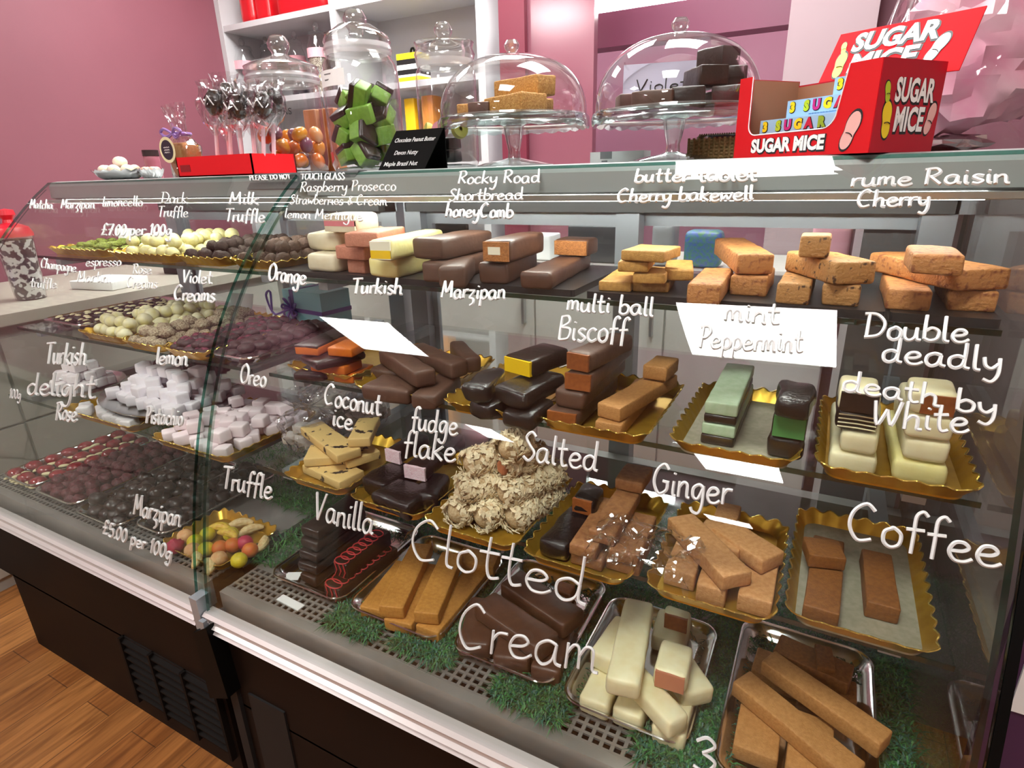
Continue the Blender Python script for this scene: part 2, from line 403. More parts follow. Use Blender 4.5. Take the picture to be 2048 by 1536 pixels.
def end_glass(parent, x):
    pr = [(float(np.interp(s, GS, GYS))+.012, float(np.interp(s, GS, GZ))) for s in np.linspace(0.02, GS[-1]-.03, 26)]
    poly = pr + [(1.26, pr[-1][1]), (1.26, pr[0][1])]
    mb = MB(); n = len(poly)
    for k, xx in enumerate((x-.003, x+.003)): mb.add([(xx, y, z) for y, z in poly], [tuple(range(n))], 0)
    mb2 = MB(); mb2.v = mb.v; mb2.f = mb.f + [(i, (i+1) % n, n+(i+1) % n, n+i) for i in range(n)]; mb2.m = [0, 0]+[1]*n
    return mb2.obj('end_glass', [pane_m, edge_m], parent)
def case(label, x0, x1, base_x0, left):
    c = thing('display_case', label, 'display case', ((x0+x1)/2, .9, 0), 0, 'curved glass display cases')
    def B(name, mb, m, **k):
        mb.v = [(v[0]-(x0+x1)/2, v[1]-.9, v[2]) for v in mb.v]; return mb.obj(name, m, c, **k)
    mb = MB(); mb.box(base_x0, x1, .53, 1.26, .0, .24); mb.box(x0, x1, .53, 1.27, .235, .43); B('base_cabinet', mb, brown)
    # front rail
    poly = [(.53, .426), (.512, .428), (.507, .433), (.512, .437), (.512, .441), (.507, .445), (.514, .449), (.516, .459), (.510, .463), (.516, .468), (.535, .468), (.545, .43)]
    mb = MB(); mb.prism_x(poly, x0, x1); B('front_rail', mb, mat('white grey extrusion', '#cfc9c8', .3, .3))
    # deck with lip, floor pan and back duct
    mb = MB(); mb.box(x0+.01, x1-.01, .548, .566, .44, DECK); mb.box(x0+.01, x1-.01, .634, 1.23, DECK-.02, DECK)
    mb.box(x0+.01, x1-.01, 1.20, 1.23, DECK, .60); B('deck', mb, beige_metal)
    # perforated grille
    mb = MB(); mb.box(x0+.01, x1-.01, .566, .634, .45, .478); B('grille_recess', mb, mat('painted recess shade', '#0b0a09', .8, spec=.1))  # near-black colour paints the shade seen through the holes
    mb = MB(); ys = np.linspace(.567, .633, 6)
    for y in ys: mb.box(x0+.012, x1-.012, y-.0022, y+.0022, DECK-.003, DECK+.0005)
    n = int((x1-x0-.03)/.0155)
    for k in range(n+1):
        x = x0+.015+k*.0155; mb.box(x-.0028, x+.0028, .567, .633, DECK-.003, DECK+.0003)
    B('perforated_grille', mb, mat('grille steel', '#a5a29e', .35, .6))
    # glass shelves with brackets
    for z, y in ((LOW, .678), (MID, .744), (TOP if not left else 1.06, .84)):
        mb = MB(); mb.box(x0+.012, x1-.012, y, 1.2, z-.006, z, 0); mb.box(x0+.012, x1-.012, y-.001, y+.0005, z-.0065, z+.0005, 1)
        s = B('shelf', mb, [shelf_m, edge_m])
        for bx in (x0+.07, x1-.07):
            mb = MB(); mb.box(bx-.012-(x0+x1)/2, bx+.012-(x0+x1)/2, y+.02-.9, 1.21-.9, z-.026, z-.0065); mb.obj('shelf_bracket', alu, s)
    # rear uprights + sliding doors
    for px in ((x0+.025, x1-.03) if left else (x0+.02, -.385, x1-.045)):
        mb = MB(); mb.box(px-.025, px+.025, 1.235, 1.275, .5, 1.18); B('rear_upright', mb, alu)
    mid = (x0+x1)/2 if left else -.385
    for k, (a, b) in enumerate(((x0+.03, mid+.02), (mid-.02, x1-.03))):
        yy = 1.262+.022*k
        mb = MB()
        for q in ((a, b, .52, .55), (a, b, 1.125, 1.155)): mb.box(q[0], q[1], yy, yy+.014, q[2], q[3])
        for q in ((a, a+.03), (b-.03, b)): mb.box(q[0], q[1], yy, yy+.014, .55, 1.125)
        d = B('sliding_door', mb, alu)
        mb = MB(); mb.box(a+.03-(x0+x1)/2, b-.03-(x0+x1)/2, yy+.006-.9, yy+.008-.9, .55, 1.125); mb.obj('door_pane', glassmat('door glass', (.9, .93, .93), .05), d)
    mb = MB(); mb.box(x0, x1, 1.235, 1.30, .44, .52); B('rear_sill', mb, alu); mb = MB(); mb.box(x0, x1, 1.235, 1.30, 1.155, 1.2045); B('rear_header', mb, alu)
    # canopy: top slab, front nose, lamp
    mb = MB(); mb.prism_x([(.932, 1.203), (.919, 1.208), (.921, 1.238), (.929, 1.249), (.945, 1.251), (1.30, 1.251), (1.30, 1.205)], x0, x1)
    B('top_slab', mb, mat('grey top', '#9aa09f', .38, .25))
    mb = MB(); mb.prism_x([(.906, 1.2035), (.909, 1.196), (.925, 1.194), (.93, 1.2035)], x0+.005, x1-.005); B('lamp_housing', mb, mat('pale lamp housing', '#aeb2b1', .35, .3))
    mb = MB(); mb.tube([(x0+.04-(x0+x1)/2, .938-.9, 1.1975), (x1-.04-(x0+x1)/2, .938-.9, 1.1975)], .0045, 8); mb.obj('lamp_tube', emit('strip lamp', (1, .97, .9), LED_L), c)
    mb = MB(); mb.box(x0+.03, x1-.03, 1.20, 1.225, 1.158, 1.2045); B('canopy_liner', mb, darkgrey)
    g = glass_pane(None, x0 if left else x0+.004, x1); g.parent = c; g.location = (-(x0+x1)/2, -.9, 0)
    e = end_glass(None, x0+.006 if left else x1-.006); e.parent = c; e.location = (-(x0+x1)/2, -.9, 0)
    return c, g
caseL, glassL = case('left curved glass display case of chocolates and turkish delight', XL, XJ0, -1.865, True)
caseR, glassR = case('right curved glass display case of fudge and chocolate bars', XJ1, XR, XJ1, False)
# vent grille on the left base, dark post and slab piece at the joint
vo = -(XL+XJ0)/2
mb = MB(); mb.box(-1.345+vo, -1.0+vo, .528-.9, .531-.9, .05, .245)
v = mb.obj('vent_recess', mat('black vent', '#080505', .5), caseL)
mb = MB()
for k in range(8):
    z = .062+k*.0235
    mb.prism_x([(.531-.9, z), (.519-.9, z+.004), (.519-.9, z+.008), (.531-.9, z+.015)], -1.34+vo, -1.003+vo)
for x in (-1.342, -1.23, -1.115, -1.003): mb.box(x-.004+vo, x+.004+vo, .517-.9, .531-.9, .05, .245)
mb.obj('vent_grille', mat('vent slats', '#0c0705', .7, spec=.15), caseL)
vr = -(XJ1+XR)/2
mb = MB(); mb.hexa([(-.988+vr, .500-.9, .255), (-.925+vr, .500-.9, .285), (-.925+vr, .53-.9, .285), (-.988+vr, .53-.9, .255), (-.984+vr, .498-.9, .425), (-.936+vr, .498-.9, .455), (-.936+vr, .53-.9, .455), (-.984+vr, .53-.9, .425)])
mb.obj('joint_post', black, caseR)
mb = MB(); mb.box(-.986+vr, -.964+vr, .508-.9, .535-.9, .425, .50); mb.box(-.958+vr, -.945+vr, .500-.9, .509-.9, .425, .462); mb.obj('joint_bracket', alu, caseR)
ja, jb = PY(497, 358, .925), PY(702, 352, .925); mb = MB(); mb.hexa([(ja.x+vr, .9165-.9, 1.222), (jb.x+vr, .9165-.9, 1.222), (jb.x+vr, .95-.9, 1.222), (ja.x+vr, .95-.9, 1.222), (ja.x+.02+vr, .9265-.9, 1.2525), (jb.x+.02+vr, .9265-.9, 1.2525), (jb.x+.02+vr, .95-.9, 1.2525), (ja.x+.02+vr, .95-.9, 1.2525)]); mb.obj('joint_cover', darkgrey, caseR)
mb = MB(); mb.box(-.955+vr, -.93+vr, .522-.9, .5305-.9, .0, .3); mb.box(-.90+vr, -.80+vr, .526-.9, .5305-.9, .0, .285); mb.obj('base_gap', mat('black seam', '#050303', .7), caseR)
mb = MB(); mb.prism_x([(Yg(z)+.009, z) for z in np.linspace(.47, 1.19, 24)] + [(Yg(z)+.013, z) for z in np.linspace(1.19, .47, 24)], -.9905, -.9595); o = mb.obj('joint_seal', glassmat('clear seal', (.8, .88, .86), .08), caseR); o.location = (vr, -.9, 0)
mb = MB(); mb.box(.192+vr, .199+vr, .52-.9, .535-.9, .45, .5)
mb.prism_x([(Yg(z)-.001, z) for z in np.linspace(.47, 1.2, 24)] + [(Yg(z)+.011, z) for z in np.linspace(1.2, .47, 24)], .1985+vr, .2075+vr)
for i in range(8, len(mb.v)): mb.v[i] = (mb.v[i][0], mb.v[i][1]-.9, mb.v[i][2])
mb.obj('end_trim', black, caseR)

# ------------------------------------------------------------------ handwriting on the glass
G = {
 'a': (.56, [[(.42, .44), (.26, .5), (.09, .38), (.07, .14), (.2, .0), (.36, .12), (.42, .44)], [(.42, .44), (.42, .1), (.54, .03)]]),
 'b': (.5, [[(.09, 1), (.07, .5), (.07, .05)], [(.07, .34), (.25, .5), (.43, .38), (.4, .1), (.22, .0), (.07, .08)]]),
 'c': (.46, [[(.4, .42), (.25, .5), (.08, .36), (.08, .12), (.24, .0), (.44, .1)]]),
 'd': (.58, [[(.42, .4), (.26, .48), (.08, .36), (.08, .1), (.22, 0), (.38, .14), (.43, .5), (.44, 1)], [(.43, .4), (.43, .08), (.55, .02)]]),
 'e': (.5, [[(.08, .24), (.3, .27), (.4, .37), (.3, .48), (.14, .44), (.06, .22), (.16, .03), (.34, .02), (.48, .12)]]),
 'f': (.4, [[(.42, .9), (.32, 1), (.2, .85), (.18, .4), (.16, -.1)], [(.03, .5), (.38, .53)]]),
 'g': (.52, [[(.41, .43), (.26, .5), (.08, .36), (.1, .1), (.26, .06), (.4, .4)], [(.41, .48), (.42, -.1), (.32, -.4), (.12, -.38), (.04, -.25)]]),
 'h': (.52, [[(.09, 1), (.07, .5), (.06, 0)], [(.07, .3), (.22, .48), (.36, .42), (.38, .2), (.38, .04), (.5, .02)]]),
 'i': (.24, [[(.1, .5), (.1, .1), (.2, .02)], [(.11, .72), (.13, .77)]]),
 'k': (.48, [[(.09, 1), (.07, .5), (.06, 0)], [(.42, .54), (.09, .26)], [(.12, .28), (.44, 0)]]),
 'l': (.24, [[(.1, 1), (.09, .5), (.1, .08), (.22, .02)]]),
 'm': (.64, [[(.06, .5), (.06, 0)], [(.06, .3), (.16, .48), (.26, .42), (.28, .04)], [(.28, .3), (.38, .48), (.5, .42), (.52, .06), (.62, .02)]]),
 'n': (.48, [[(.06, .5), (.06, 0)], [(.06, .3), (.2, .48), (.34, .42), (.36, .06), (.46, .02)]]),
 'o': (.46, [[(.26, .5), (.09, .38), (.08, .12), (.22, 0), (.38, .1), (.4, .36), (.26, .5), (.2, .46)]]),
 'p': (.48, [[(.08, .5), (.07, 0), (.05, -.42)], [(.07, .35), (.24, .5), (.4, .38), (.38, .12), (.22, 0), (.07, .1)]]),
 'r': (.36, [[(.07, .5), (.07, 0)], [(.07, .28), (.18, .46), (.36, .47)]]),
 's': (.42, [[(.38, .44), (.2, .5), (.08, .38), (.22, .26), (.36, .14), (.22, 0), (.05, .06)]]),
 't': (.4, [[(.17, .92), (.15, .3), (.22, .02), (.38, .06)], [(.0, .56), (.36, .59)]]),
 'u': (.52, [[(.06, .5), (.06, .14), (.18, 0), (.34, .14), (.38, .5)], [(.38, .5), (.39, .08), (.5, .02)]]),
 'w': (.6, [[(.04, .5), (.12, .04), (.28, .32), (.4, .04), (.56, .5)]]),
 'y': (.5, [[(.06, .5), (.1, .2), (.24, .1), (.4, .3)], [(.42, .5), (.4, -.1), (.26, -.4), (.06, -.32)]]),
 'z': (.46, [[(.06, .48), (.38, .48)], [(.38, .48), (.08, .04)], [(.08, .04), (.3, -.02), (.34, -.25), (.16, -.4)]]),
 'A': (.66, [[(.04, 0), (.3, 1)], [(.3, 1), (.58, 0)], [(.14, .36), (.48, .36)]]),
 'B': (.6, [[(.1, .98), (.08, .5), (.08, .02)], [(.08, .96), (.36, .98), (.44, .74), (.1, .52)], [(.1, .52), (.5, .46), (.46, .1), (.08, .02)]]),
 'C': (.68, [[(.54, .84), (.36, 1), (.12, .76), (.06, .36), (.24, .02), (.52, .1)]]),
 'D': (.64, [[(.12, .96), (.1, .02)], [(-.02, .98), (.34, .96), (.58, .6), (.44, .14), (.04, .02)]]),
 'E': (.52, [[(.46, .98), (.1, .96)], [(.1, .96), (.08, .02)], [(.08, .02), (.46, .04)], [(.1, .52), (.38, .54)]]),
 'G': (.66, [[(.54, .84), (.36, 1), (.12, .76), (.06, .36), (.26, .02), (.52, .16), (.54, .42)], [(.36, .44), (.6, .42)]]),
 'H': (.6, [[(.1, 1), (.08, 0)], [(.5, 1), (.48, 0)], [(.09, .5), (.5, .52)]]),
 'L': (.5, [[(.12, 1), (.08, .06)], [(.08, .06), (.46, .04)]]),
 'M': (.78, [[(.06, 0), (.14, 1)], [(.14, 1), (.34, .3), (.58, 1)], [(.58, 1), (.66, 0)]]),
 'N': (.6, [[(.08, 0), (.1, 1)], [(.1, 1), (.46, .02)], [(.46, .02), (.5, 1)]]),
 'O': (.66, [[(.36, 1), (.1, .8), (.06, .3), (.26, 0), (.54, .22), (.56, .74), (.36, 1), (.26, .94)]]),
 'P': (.54, [[(.12, .96), (.08, 0)], [(-.02, .94), (.34, 1), (.48, .74), (.3, .48), (.1, .46)]]),
 'R': (.6, [[(.12, .96), (.08, 0)], [(0, .94), (.36, 1), (.48, .74), (.3, .52), (.1, .48)], [(.2, .48), (.52, .02)]]),
 'S': (.5, [[(.44, .86), (.26, 1), (.08, .8), (.24, .54), (.44, .28), (.26, .0), (.03, .12)]]),
 'T': (.58, [[(.3, .96), (.26, .02)], [(.02, .96), (.58, 1)]]),
 'U': (.58, [[(.08, 1), (.08, .24), (.26, 0), (.46, .24), (.48, 1)]]),
 'V': (.58, [[(.04, 1), (.22, .02)], [(.22, .02), (.52, 1)]]),
 'W': (.8, [[(.04, .9), (.14, .04), (.38, .6)], [(.38, .6), (.52, .04), (.74, .9)]]),
 '0': (.5, [[(.26, .9), (.08, .6), (.1, .16), (.26, 0), (.42, .3), (.4, .74), (.26, .9)]]),
 '1': (.3, [[(.06, .7), (.18, .95)], [(.18, .95), (.14, 0)]]),
 '3': (.5, [[(.06, .86), (.26, 1), (.42, .78), (.2, .54)], [(.2, .54), (.46, .3), (.28, 0), (.04, .1)]]),
 '5': (.5, [[(.44, .96), (.14, .94)], [(.14, .94), (.1, .54)], [(.1, .54), (.38, .56), (.42, .2), (.22, 0), (.04, .08)]]),
 '7': (.5, [[(.04, .94), (.46, .96)], [(.46, .96), (.18, 0)], [(.12, .5), (.42, .52)]]),
 '£': (.56, [[(.5, .84), (.34, 1), (.2, .8), (.22, .4), (.06, .02)], [(.06, .02), (.5, .06)], [(.04, .46), (.4, .48)]]),
 '&': (.5, [[(.48, .1), (.2, .62), (.28, .82), (.38, .7), (.1, .3), (.2, 0), (.44, .3)]]),
 '.': (.18, [[(.06, .02), (.09, .05)]]), '!': (.2, [[(.1, 1), (.09, .3)], [(.08, .03), (.1, .06)]]), ' ': (.34, []),
}
def hand_mesh(word, to3, thick):
    adv = sum(G[ch][0] for ch in word); mb = MB(); x = 0; rnd = random.Random(word)
    for ch in word:
        a, st = G[ch]; jy = rnd.uniform(-.03, .03)
        for s in st:
            pts = spline(s, 5) if len(s) > 2 else [np.array(p, float)*(1-t)+np.array(s[1], float)*t for p in [s[0]] for t in (0, .5, 1)]
            mb.tube([to3((x+p[0])/adv, p[1]+jy) for p in pts], thick, 5)
        x += a
    return mb
def on_glass(case_, glass, off, words):
    for word, p0, p1, cap in words:
        g0, g1 = GL(*p0), GL(*p1); m = ((p0[0]+p1[0])/2, (p0[1]+p1[1])/2)
        gm = GL(*m); gu = GL(m[0]+cap*.12, m[1]-cap); up = gu-gm
        dist = np.linalg.norm(np.array(glass_point(*gm))-EYE)
        t = (.00115 + .0011*dist) * (1.0 if cap > 27 else .78 if cap > 22 else .5)
        def to3(u, v):
            q = g0 + (g1-g0)*u + up*v; return glass_point(q[0], min(max(q[1], .002), GS[-1]-.002), .0012)
        o = hand_mesh(word, to3, t).obj('handwriting', ink, glass)
        o['label'] = 'white handwritten word ' + word if word.replace(' ', '').isalpha() and word not in ('Oreo', 'Biscoff') else 'white handwritten note'
wr = [('TOUCH GLASS', (602, 360), (690, 361), 14), ('Raspberry Prosecco', (600, 385), (793, 382), 21), ('Strawberries & Cream', (580, 409), (775, 412), 20), ('lemon Meringue', (569, 437), (727, 443), 20),
      ('Rocky Road', (915, 370), (1082, 367), 26), ('Shortbread', (898, 403), (1048, 401), 24), ('honeyComb', (891, 435), (1027, 437), 28),
      ('butter tablet', (1268, 366), (1515, 364), 28), ('Cherry bakewell', (1233, 406), (1508, 402), 28), ('rume Raisin', (1700, 375), (2020, 368), 32), ('Cherry', (1712, 416), (1860, 413), 34),
      ('Turkish', (704, 588), (806, 590), 32), ('Marzipan', (882, 597), (1012, 600), 34), ('multi ball', (1133, 622), (1308, 634), 38), ('Biscoff', (1115, 682), (1255, 688), 50),
      ('mint', (1447, 640), (1560, 650), 42), ('Peppermint', (1397, 696), (1606, 706), 44), ('Double', (1725, 676), (1938, 687), 50), ('deadly', (1760, 724), (2005, 745), 50),
      ('death by', (1682, 782), (1995, 834), 44), ('White', (1742, 852), (1938, 868), 56), ('Oreo', (481, 766), (533, 775), 38), ('Orange', (537, 560), (613, 571), 34),
      ('Coconut', (648, 808), (763, 832), 42), ('ice', (665, 850), (706, 863), 40), ('fudge', (822, 858), (916, 872), 46), ('flake', (806, 911), (912, 926), 52),
      ('Salted', (1045, 918), (1197, 945), 58), ('Ginger', (1303, 984), (1462, 1012), 62), ('Coffee', (1690, 1074), (2003, 1138), 78), ('Vanilla', (628, 1038), (748, 1070), 56),
      ('Clotted', (818, 1112), (1175, 1215), 88), ('Cream', (912, 1292), (1198, 1350), 96), ('3', (1382, 1536), (1432, 1548), 66), ('Truffle', (445, 975), (545, 1000), 46)]
wl = [('PLEASE DO NOT', (500, 362), (583, 359), 14), ('Matcha', (60, 417), (106, 419), 18), ('Marzipan', (122, 418), (190, 418), 18), ('limoncello', (205, 414), (286, 413), 20), ('Dark', (322, 407), (376, 408), 22), ('Truffle', (316, 434), (377, 436), 22),
      ('Milk', (458, 409), (519, 410), 24), ('Truffle', (450, 444), (531, 447), 27), ('£7.00 per 100g', (203, 471), (345, 473), 24), ('Champagne', (82, 536), (153, 546), 20), ('truffle', (62, 575), (114, 578), 20),
      ('espresso', (172, 533), (243, 533), 20), ('Martini', (155, 564), (223, 566), 22), ('Rose', (266, 548), (304, 549), 20), ('Creams', (254, 576), (316, 578), 22), ('Violet', (365, 566), (425, 569), 26), ('Creams', (348, 601), (432, 605), 30),
      ('Turkish', (92, 727), (174, 731), 44), ('delight', (55, 788), (192, 796), 46), ('Rose', (113, 839), (155, 843), 36), ('lemon', (313, 728), (376, 732), 34), ('Pistachio', (293, 846), (366, 851), 34),
      ('Marzipan', (268, 1028), (362, 1054), 40), ('£5.00 per 100g', (207, 1066), (345, 1120), 28), ('100g', (20, 796), (43, 799), 20)]
on_glass(caseR, glassR, vr, wr)
on_glass(caseL, glassL, vo, wl)
# ------------------------------------------------------------------ trays
def rrect(x0, x1, y0, y1, r, n=6):
    pts = []
    for cx, cy, a0 in ((x1-r, y1-r, 0), (x0+r, y1-r, 90), (x0+r, y0+r, 180), (x1-r, y0+r, 270)):
        for k in range(n+1):
            a = math.radians(a0+90*k/n); pts.append((cx+r*math.cos(a), cy+r*math.sin(a)))
    return pts
def resample(pts, N):
    p = np.array(pts+[pts[0]]); d = np.concatenate([[0], np.cumsum(np.hypot(*np.diff(p, axis=0).T))]); t = np.linspace(0, d[-1], N, endpoint=False)
    return [(np.interp(a, d, p[:, 0]), np.interp(a, d, p[:, 1])) for a in t], d[-1]
def gold_tray(label, x0, x1, y0, y1, z, board=None, h=.02, rz=0):
    cx, cy = (x0+x1)/2, (y0+y1)/2; w, d = (x1-x0)/2, (y1-y0)/2
    t = thing('cake_tray', label, 'tray', (cx, cy, z), rz, 'scallop edged card trays')
    N = 220; o, per = resample(rrect(-w, w, -d, d, .022), N); i, _ = resample(rrect(-w+.012, w-.012, -d+.012, d-.012, .018), N)
    wv = round(per/.024); mb = MB(); vs = []
    for k in range(N): vs.append((*i[k], .0025))
    for k in range(N):
        s = math.sin(2*math.pi*wv*k/N); ox, oy = o[k]; l = math.hypot(ox, oy); vs.append((ox*(1+.0022*s/l), oy*(1+.0022*s/l), h+.0022*s))
    mb.add(vs, [(k, (k+1) % N, N+(k+1) % N, N+k) for k in range(N)])
    rimpts = vs[N:]
    mb.obj('fluted_side', [gold], t, smooth=True)
    mb = MB(); mb.prism_z(i, 0.0, .0026); mb.obj('board', board or gold, t)
    mb = MB(); mb.tube(rimpts, .0011, 5, closed=True); mb.obj('rim', rim_highlight, t, smooth=True)  # card edge as a tube, its highlight painted in brighter gold
    return t
def steel_tray(label, x0, x1, y0, y1, z, h=.02):
    cx, cy = (x0+x1)/2, (y0+y1)/2; w, d = (x1-x0)/2, (y1-y0)/2
    t = thing('steel_tray', label, 'tray', (cx, cy, z), 0, 'rolled rim steel trays')
    loops = [(-.026, .0, .012), (-.022, .001, .014), (-.014, .010, .018), (-.006, h-.002, .024), (0, h, .028), (.0, h-.003, .028)]
    mb = MB(); vs = []; N = None
    for ins, zz, r in loops:
        pl, _ = resample(rrect(-w-ins, w+ins, -d-ins, d+ins, r), 96); N = 96
        vs += [(x, y, zz+.002) for x, y in pl]
    fs = []
    for a in range(len(loops)-1): fs += [(a*N+k, a*N+(k+1) % N, (a+1)*N+(k+1) % N, (a+1)*N+k) for k in range(N)]
    fs.append(tuple(range(N))); mb.add(vs, fs); mb.obj('pan', tray_steel, t, smooth=True, sharp=50)
    pl, _ = resample(rrect(-w, w, -d, d, .028), 96); mb = MB(); mb.tube([(x, y, h+.002) for x, y in pl], .0021, 6, closed=True); mb.obj('rolled_rim', tray_steel, t, smooth=True)
    return t
def slate_tray(label, x0, x1, y0, y1, z):
    mb = MB(); w, d = (x1-x0)/2, (y1-y0)/2; mb.prism_z(rrect(-w, w, -d, d, .006, 3), 0, .011)
    return tag(mb.obj('serving_slate', slate, loc=((x0+x1)/2, (y0+y1)/2, z)), label, 'tray', 'black serving slates')

# ------------------------------------------------------------------ bars
def rbox(mb, w, l, h, r, amp=0.0, freq=40, seed=0, zbase=0.0, mi=0, fine=False):
    # rounded block, x in +-w/2, y in 0..l, z in zbase..zbase+h
    def ticks(L):
        a = [-L/2, -L/2+r*.35, -L/2+r]; n = max(1, int(L/(.012 if fine else .02)))
        mid = [(-L/2+r)+(L-2*r)*k/n for k in range(1, n)]
        return a+mid+[L/2-r, L/2-r*.35, L/2]
    r = min(r, w*.45, h*.45, l*.45); T = [ticks(w), ticks(l), ticks(h)]; half = [w/2, l/2, h/2]; vid = {}; vs = []; fs = []
    sv = Vector((seed*7.31, seed*3.17, seed*1.91))
    def V(p):
        key = tuple(round(c, 6) for c in p)
        if key in vid: return vid[key]
        q = Vector([max(-half[k]+r, min(half[k]-r, p[k])) for k in range(3)]); d = Vector(p)-q
        pp = q + d.normalized()*r if d.length > 1e-9 else Vector(p)
        if amp:
            nn = d.normalized() if d.length > 1e-9 else Vector((0, 0, 1)); pp = pp + nn*amp*noise.noise(pp*freq+sv) + Vector((amp*.6*noise.noise(pp*12+sv), 0, 0))
        vid[key] = len(vs); vs.append((pp.x, pp.y+l/2, pp.z+h/2+zbase)); return vid[key]
    for ax in range(3):
        u, v = [k for k in range(3) if k != ax]
        for sg in (-1, 1):
            for a in range(len(T[u])-1):
                for b in range(len(T[v])-1):
                    q = []
                    for da, db in ((0, 0), (1, 0), (1, 1), (0, 1)):
                        p = [0, 0, 0]; p[ax] = sg*half[ax]; p[u] = T[u][a+da]; p[v] = T[v][b+db]; q.append(V(p))
                    if (sg < 0) != (ax == 1): q.reverse()
                    fs.append(tuple(q))
    mb.add(vs, fs, mi)
SEED = [1]
STY = {  # style: (material, corner radius, lumpiness)
 'fudge': (fudge_tan, .003, .0009), 'clotted': (fudge_gold, .003, .0008), 'coffee': (fudge_brown, .0025, .0008), 'ginger': (fudge_pale, .003, .0009), 'salted': (fudge_salt, .0035, .0012),
 'cherry': (fudge_pink, .004, .0014), 'rum': (fudge_rum, .004, .0014), 'milk': (milk, .007, .0016), 'milkl': (milk_lt, .007, .0018), 'dark': (dark, .007, .0022), 'darkw': (dark_sh, .009, .005),
 'white': (whitec, .007, .0016), 'whitei': (whitec_i, .010, .0022), 'whitey': (whitec_y, .008, .0018), 'pinkf': (pinkf, .004, .0016), 'orange': (orangec, .003, .0006), 'short': (shortb, .003, .0012),
 'cookie': (cookie, .003, .001), 'flap': (flap, .003, .0025), 'caramel': (caramel, .004, .001), 'mint': (mintc, .003, .0008), 'drizzle': (dark, .004, .001)}
GRP = {'clotted': 'clotted cream fudge bars', 'coffee': 'brown fudge bars', 'ginger': 'ginger fudge bars', 'salted': 'salted fudge bars', 'cherry': 'cherry fudge bars', 'rum': 'rum raisin fudge bars', 'fudge': 'tan fudge bars',
 'milk': 'milk chocolate bars', 'milkl': 'milk chocolate bars', 'dark': 'dark chocolate bars', 'darkw': 'wavy dark chocolate bars', 'white': 'white chocolate bars', 'whitei': 'ivory bars', 'whitey': 'lemon white bars', 'pinkf': 'pink fudge bars',
 'orange': 'orange chocolate bars', 'short': 'caramel shortbread squares', 'cookie': 'cookie fudge bars', 'mint': 'mint layered bars', 'drizzle': 'raspberry drizzled bars'}
def bar(label, style, A, B, C, zt, h, side='r', L=None, cut=None, under=None, over=None, back_dz=0.0, name=None, cat='confectionery bar', group=None, cutfrac=(.0, 1.0), cm=.0045):
    a, b = P(*A, zt), P(*B, zt)
    if C is not None:
        c = P(*C, zt); d = c - (b if side == 'r' else a); d.z = 0
    else: d = Vector((0, 1, 0))*L
    Ln = L or d.length; d.normalize(); rt = Vector((d.y, -d.x, 0)); w = min(max((b-a).dot(rt), .022), .1)
    m = (a+b)/2; m = m + d*(((a+b)/2-m).dot(d))
    org = Vector((m.x, m.y, zt-h)); m_, r_, am = STY[style]; SEED[0] += 1
    t = thing(name or (style_name(style)), label, cat, org, math.atan2(-d.x, d.y), group or GRP.get(style))
    if back_dz:
        t.rotation_mode = 'ZXY'; t.rotation_euler = (math.asin(max(-.9, min(.9, back_dz/Ln))), 0, math.atan2(-d.x, d.y))
    mb = MB()
    if under:   # layered bar: lower layer of another kind
        um, frac = under; rbox(mb, w, Ln, h*(1-frac)-.0003, r_, am, 45, SEED[0], h*frac); mb.obj('top_layer', m_, t, smooth=True, sharp=60)
        mb = MB(); rbox(mb, w*.99, Ln*.995, h*frac, r_, am, 45, SEED[0]+50); mb.obj('base_layer', um, t, smooth=True, sharp=60)
    else:
        rbox(mb, w, Ln, h, r_, am, 40, SEED[0]); mb.obj('body', m_, t, smooth=True, sharp=60)
    if over:    # drizzled or chocolate top
        mb = MB(); rbox(mb, w*.98, Ln*.99, .006, .002, am, 45, SEED[0]+9, h-.004); mb.obj('coated_top', over, t, smooth=True)
    if cut:
        cs = cut if isinstance(cut, list) else [(cut, 0, 1, 0, 1)]
        for k, (cmx, x0, x1, z0, z1) in enumerate(cs):
            mb = MB(); X0, X1, Z0, Z1 = -w/2+cm+(w-2*cm)*x0, -w/2+cm+(w-2*cm)*x1, cm*.8+(h-1.7*cm)*z0, cm*.8+(h-1.7*cm)*z1
            mb.add([(X0, -.0016-.0003*k, Z0), (X1, -.0016-.0003*k, Z0), (X1, -.0016-.0003*k, Z1), (X0, -.0016-.0003*k, Z1), (X0, .004, Z0), (X1, .004, Z0), (X1, .004, Z1), (X0, .004, Z1)],
                   [(0, 1, 2, 3), (0, 4, 5, 1), (1, 5, 6, 2), (2, 6, 7, 3), (3, 7, 4, 0)])
            mb.obj('cut_face' if k == 0 else 'filling', cmx, t)
    t['_w'] = w; del t['_w']
    return t, w, Ln
def style_name(s):
    return {'milk': 'milk_chocolate_bar', 'milkl': 'milk_chocolate_bar', 'dark': 'dark_chocolate_bar', 'darkw': 'dark_chocolate_bar', 'white': 'white_chocolate_bar', 'whitei': 'white_chocolate_bar', 'whitey': 'white_chocolate_bar',
            'short': 'shortbread_square', 'cookie': 'cookie_fudge_bar', 'flap': 'flapjack', 'orange': 'orange_chocolate_bar', 'mint': 'mint_chocolate_bar', 'drizzle': 'drizzled_chocolate_bar', 'caramel': 'caramel_block'}.get(s, 'fudge_bar')
def lv(base, n, h): return base + n*h + (n-1)*.0012

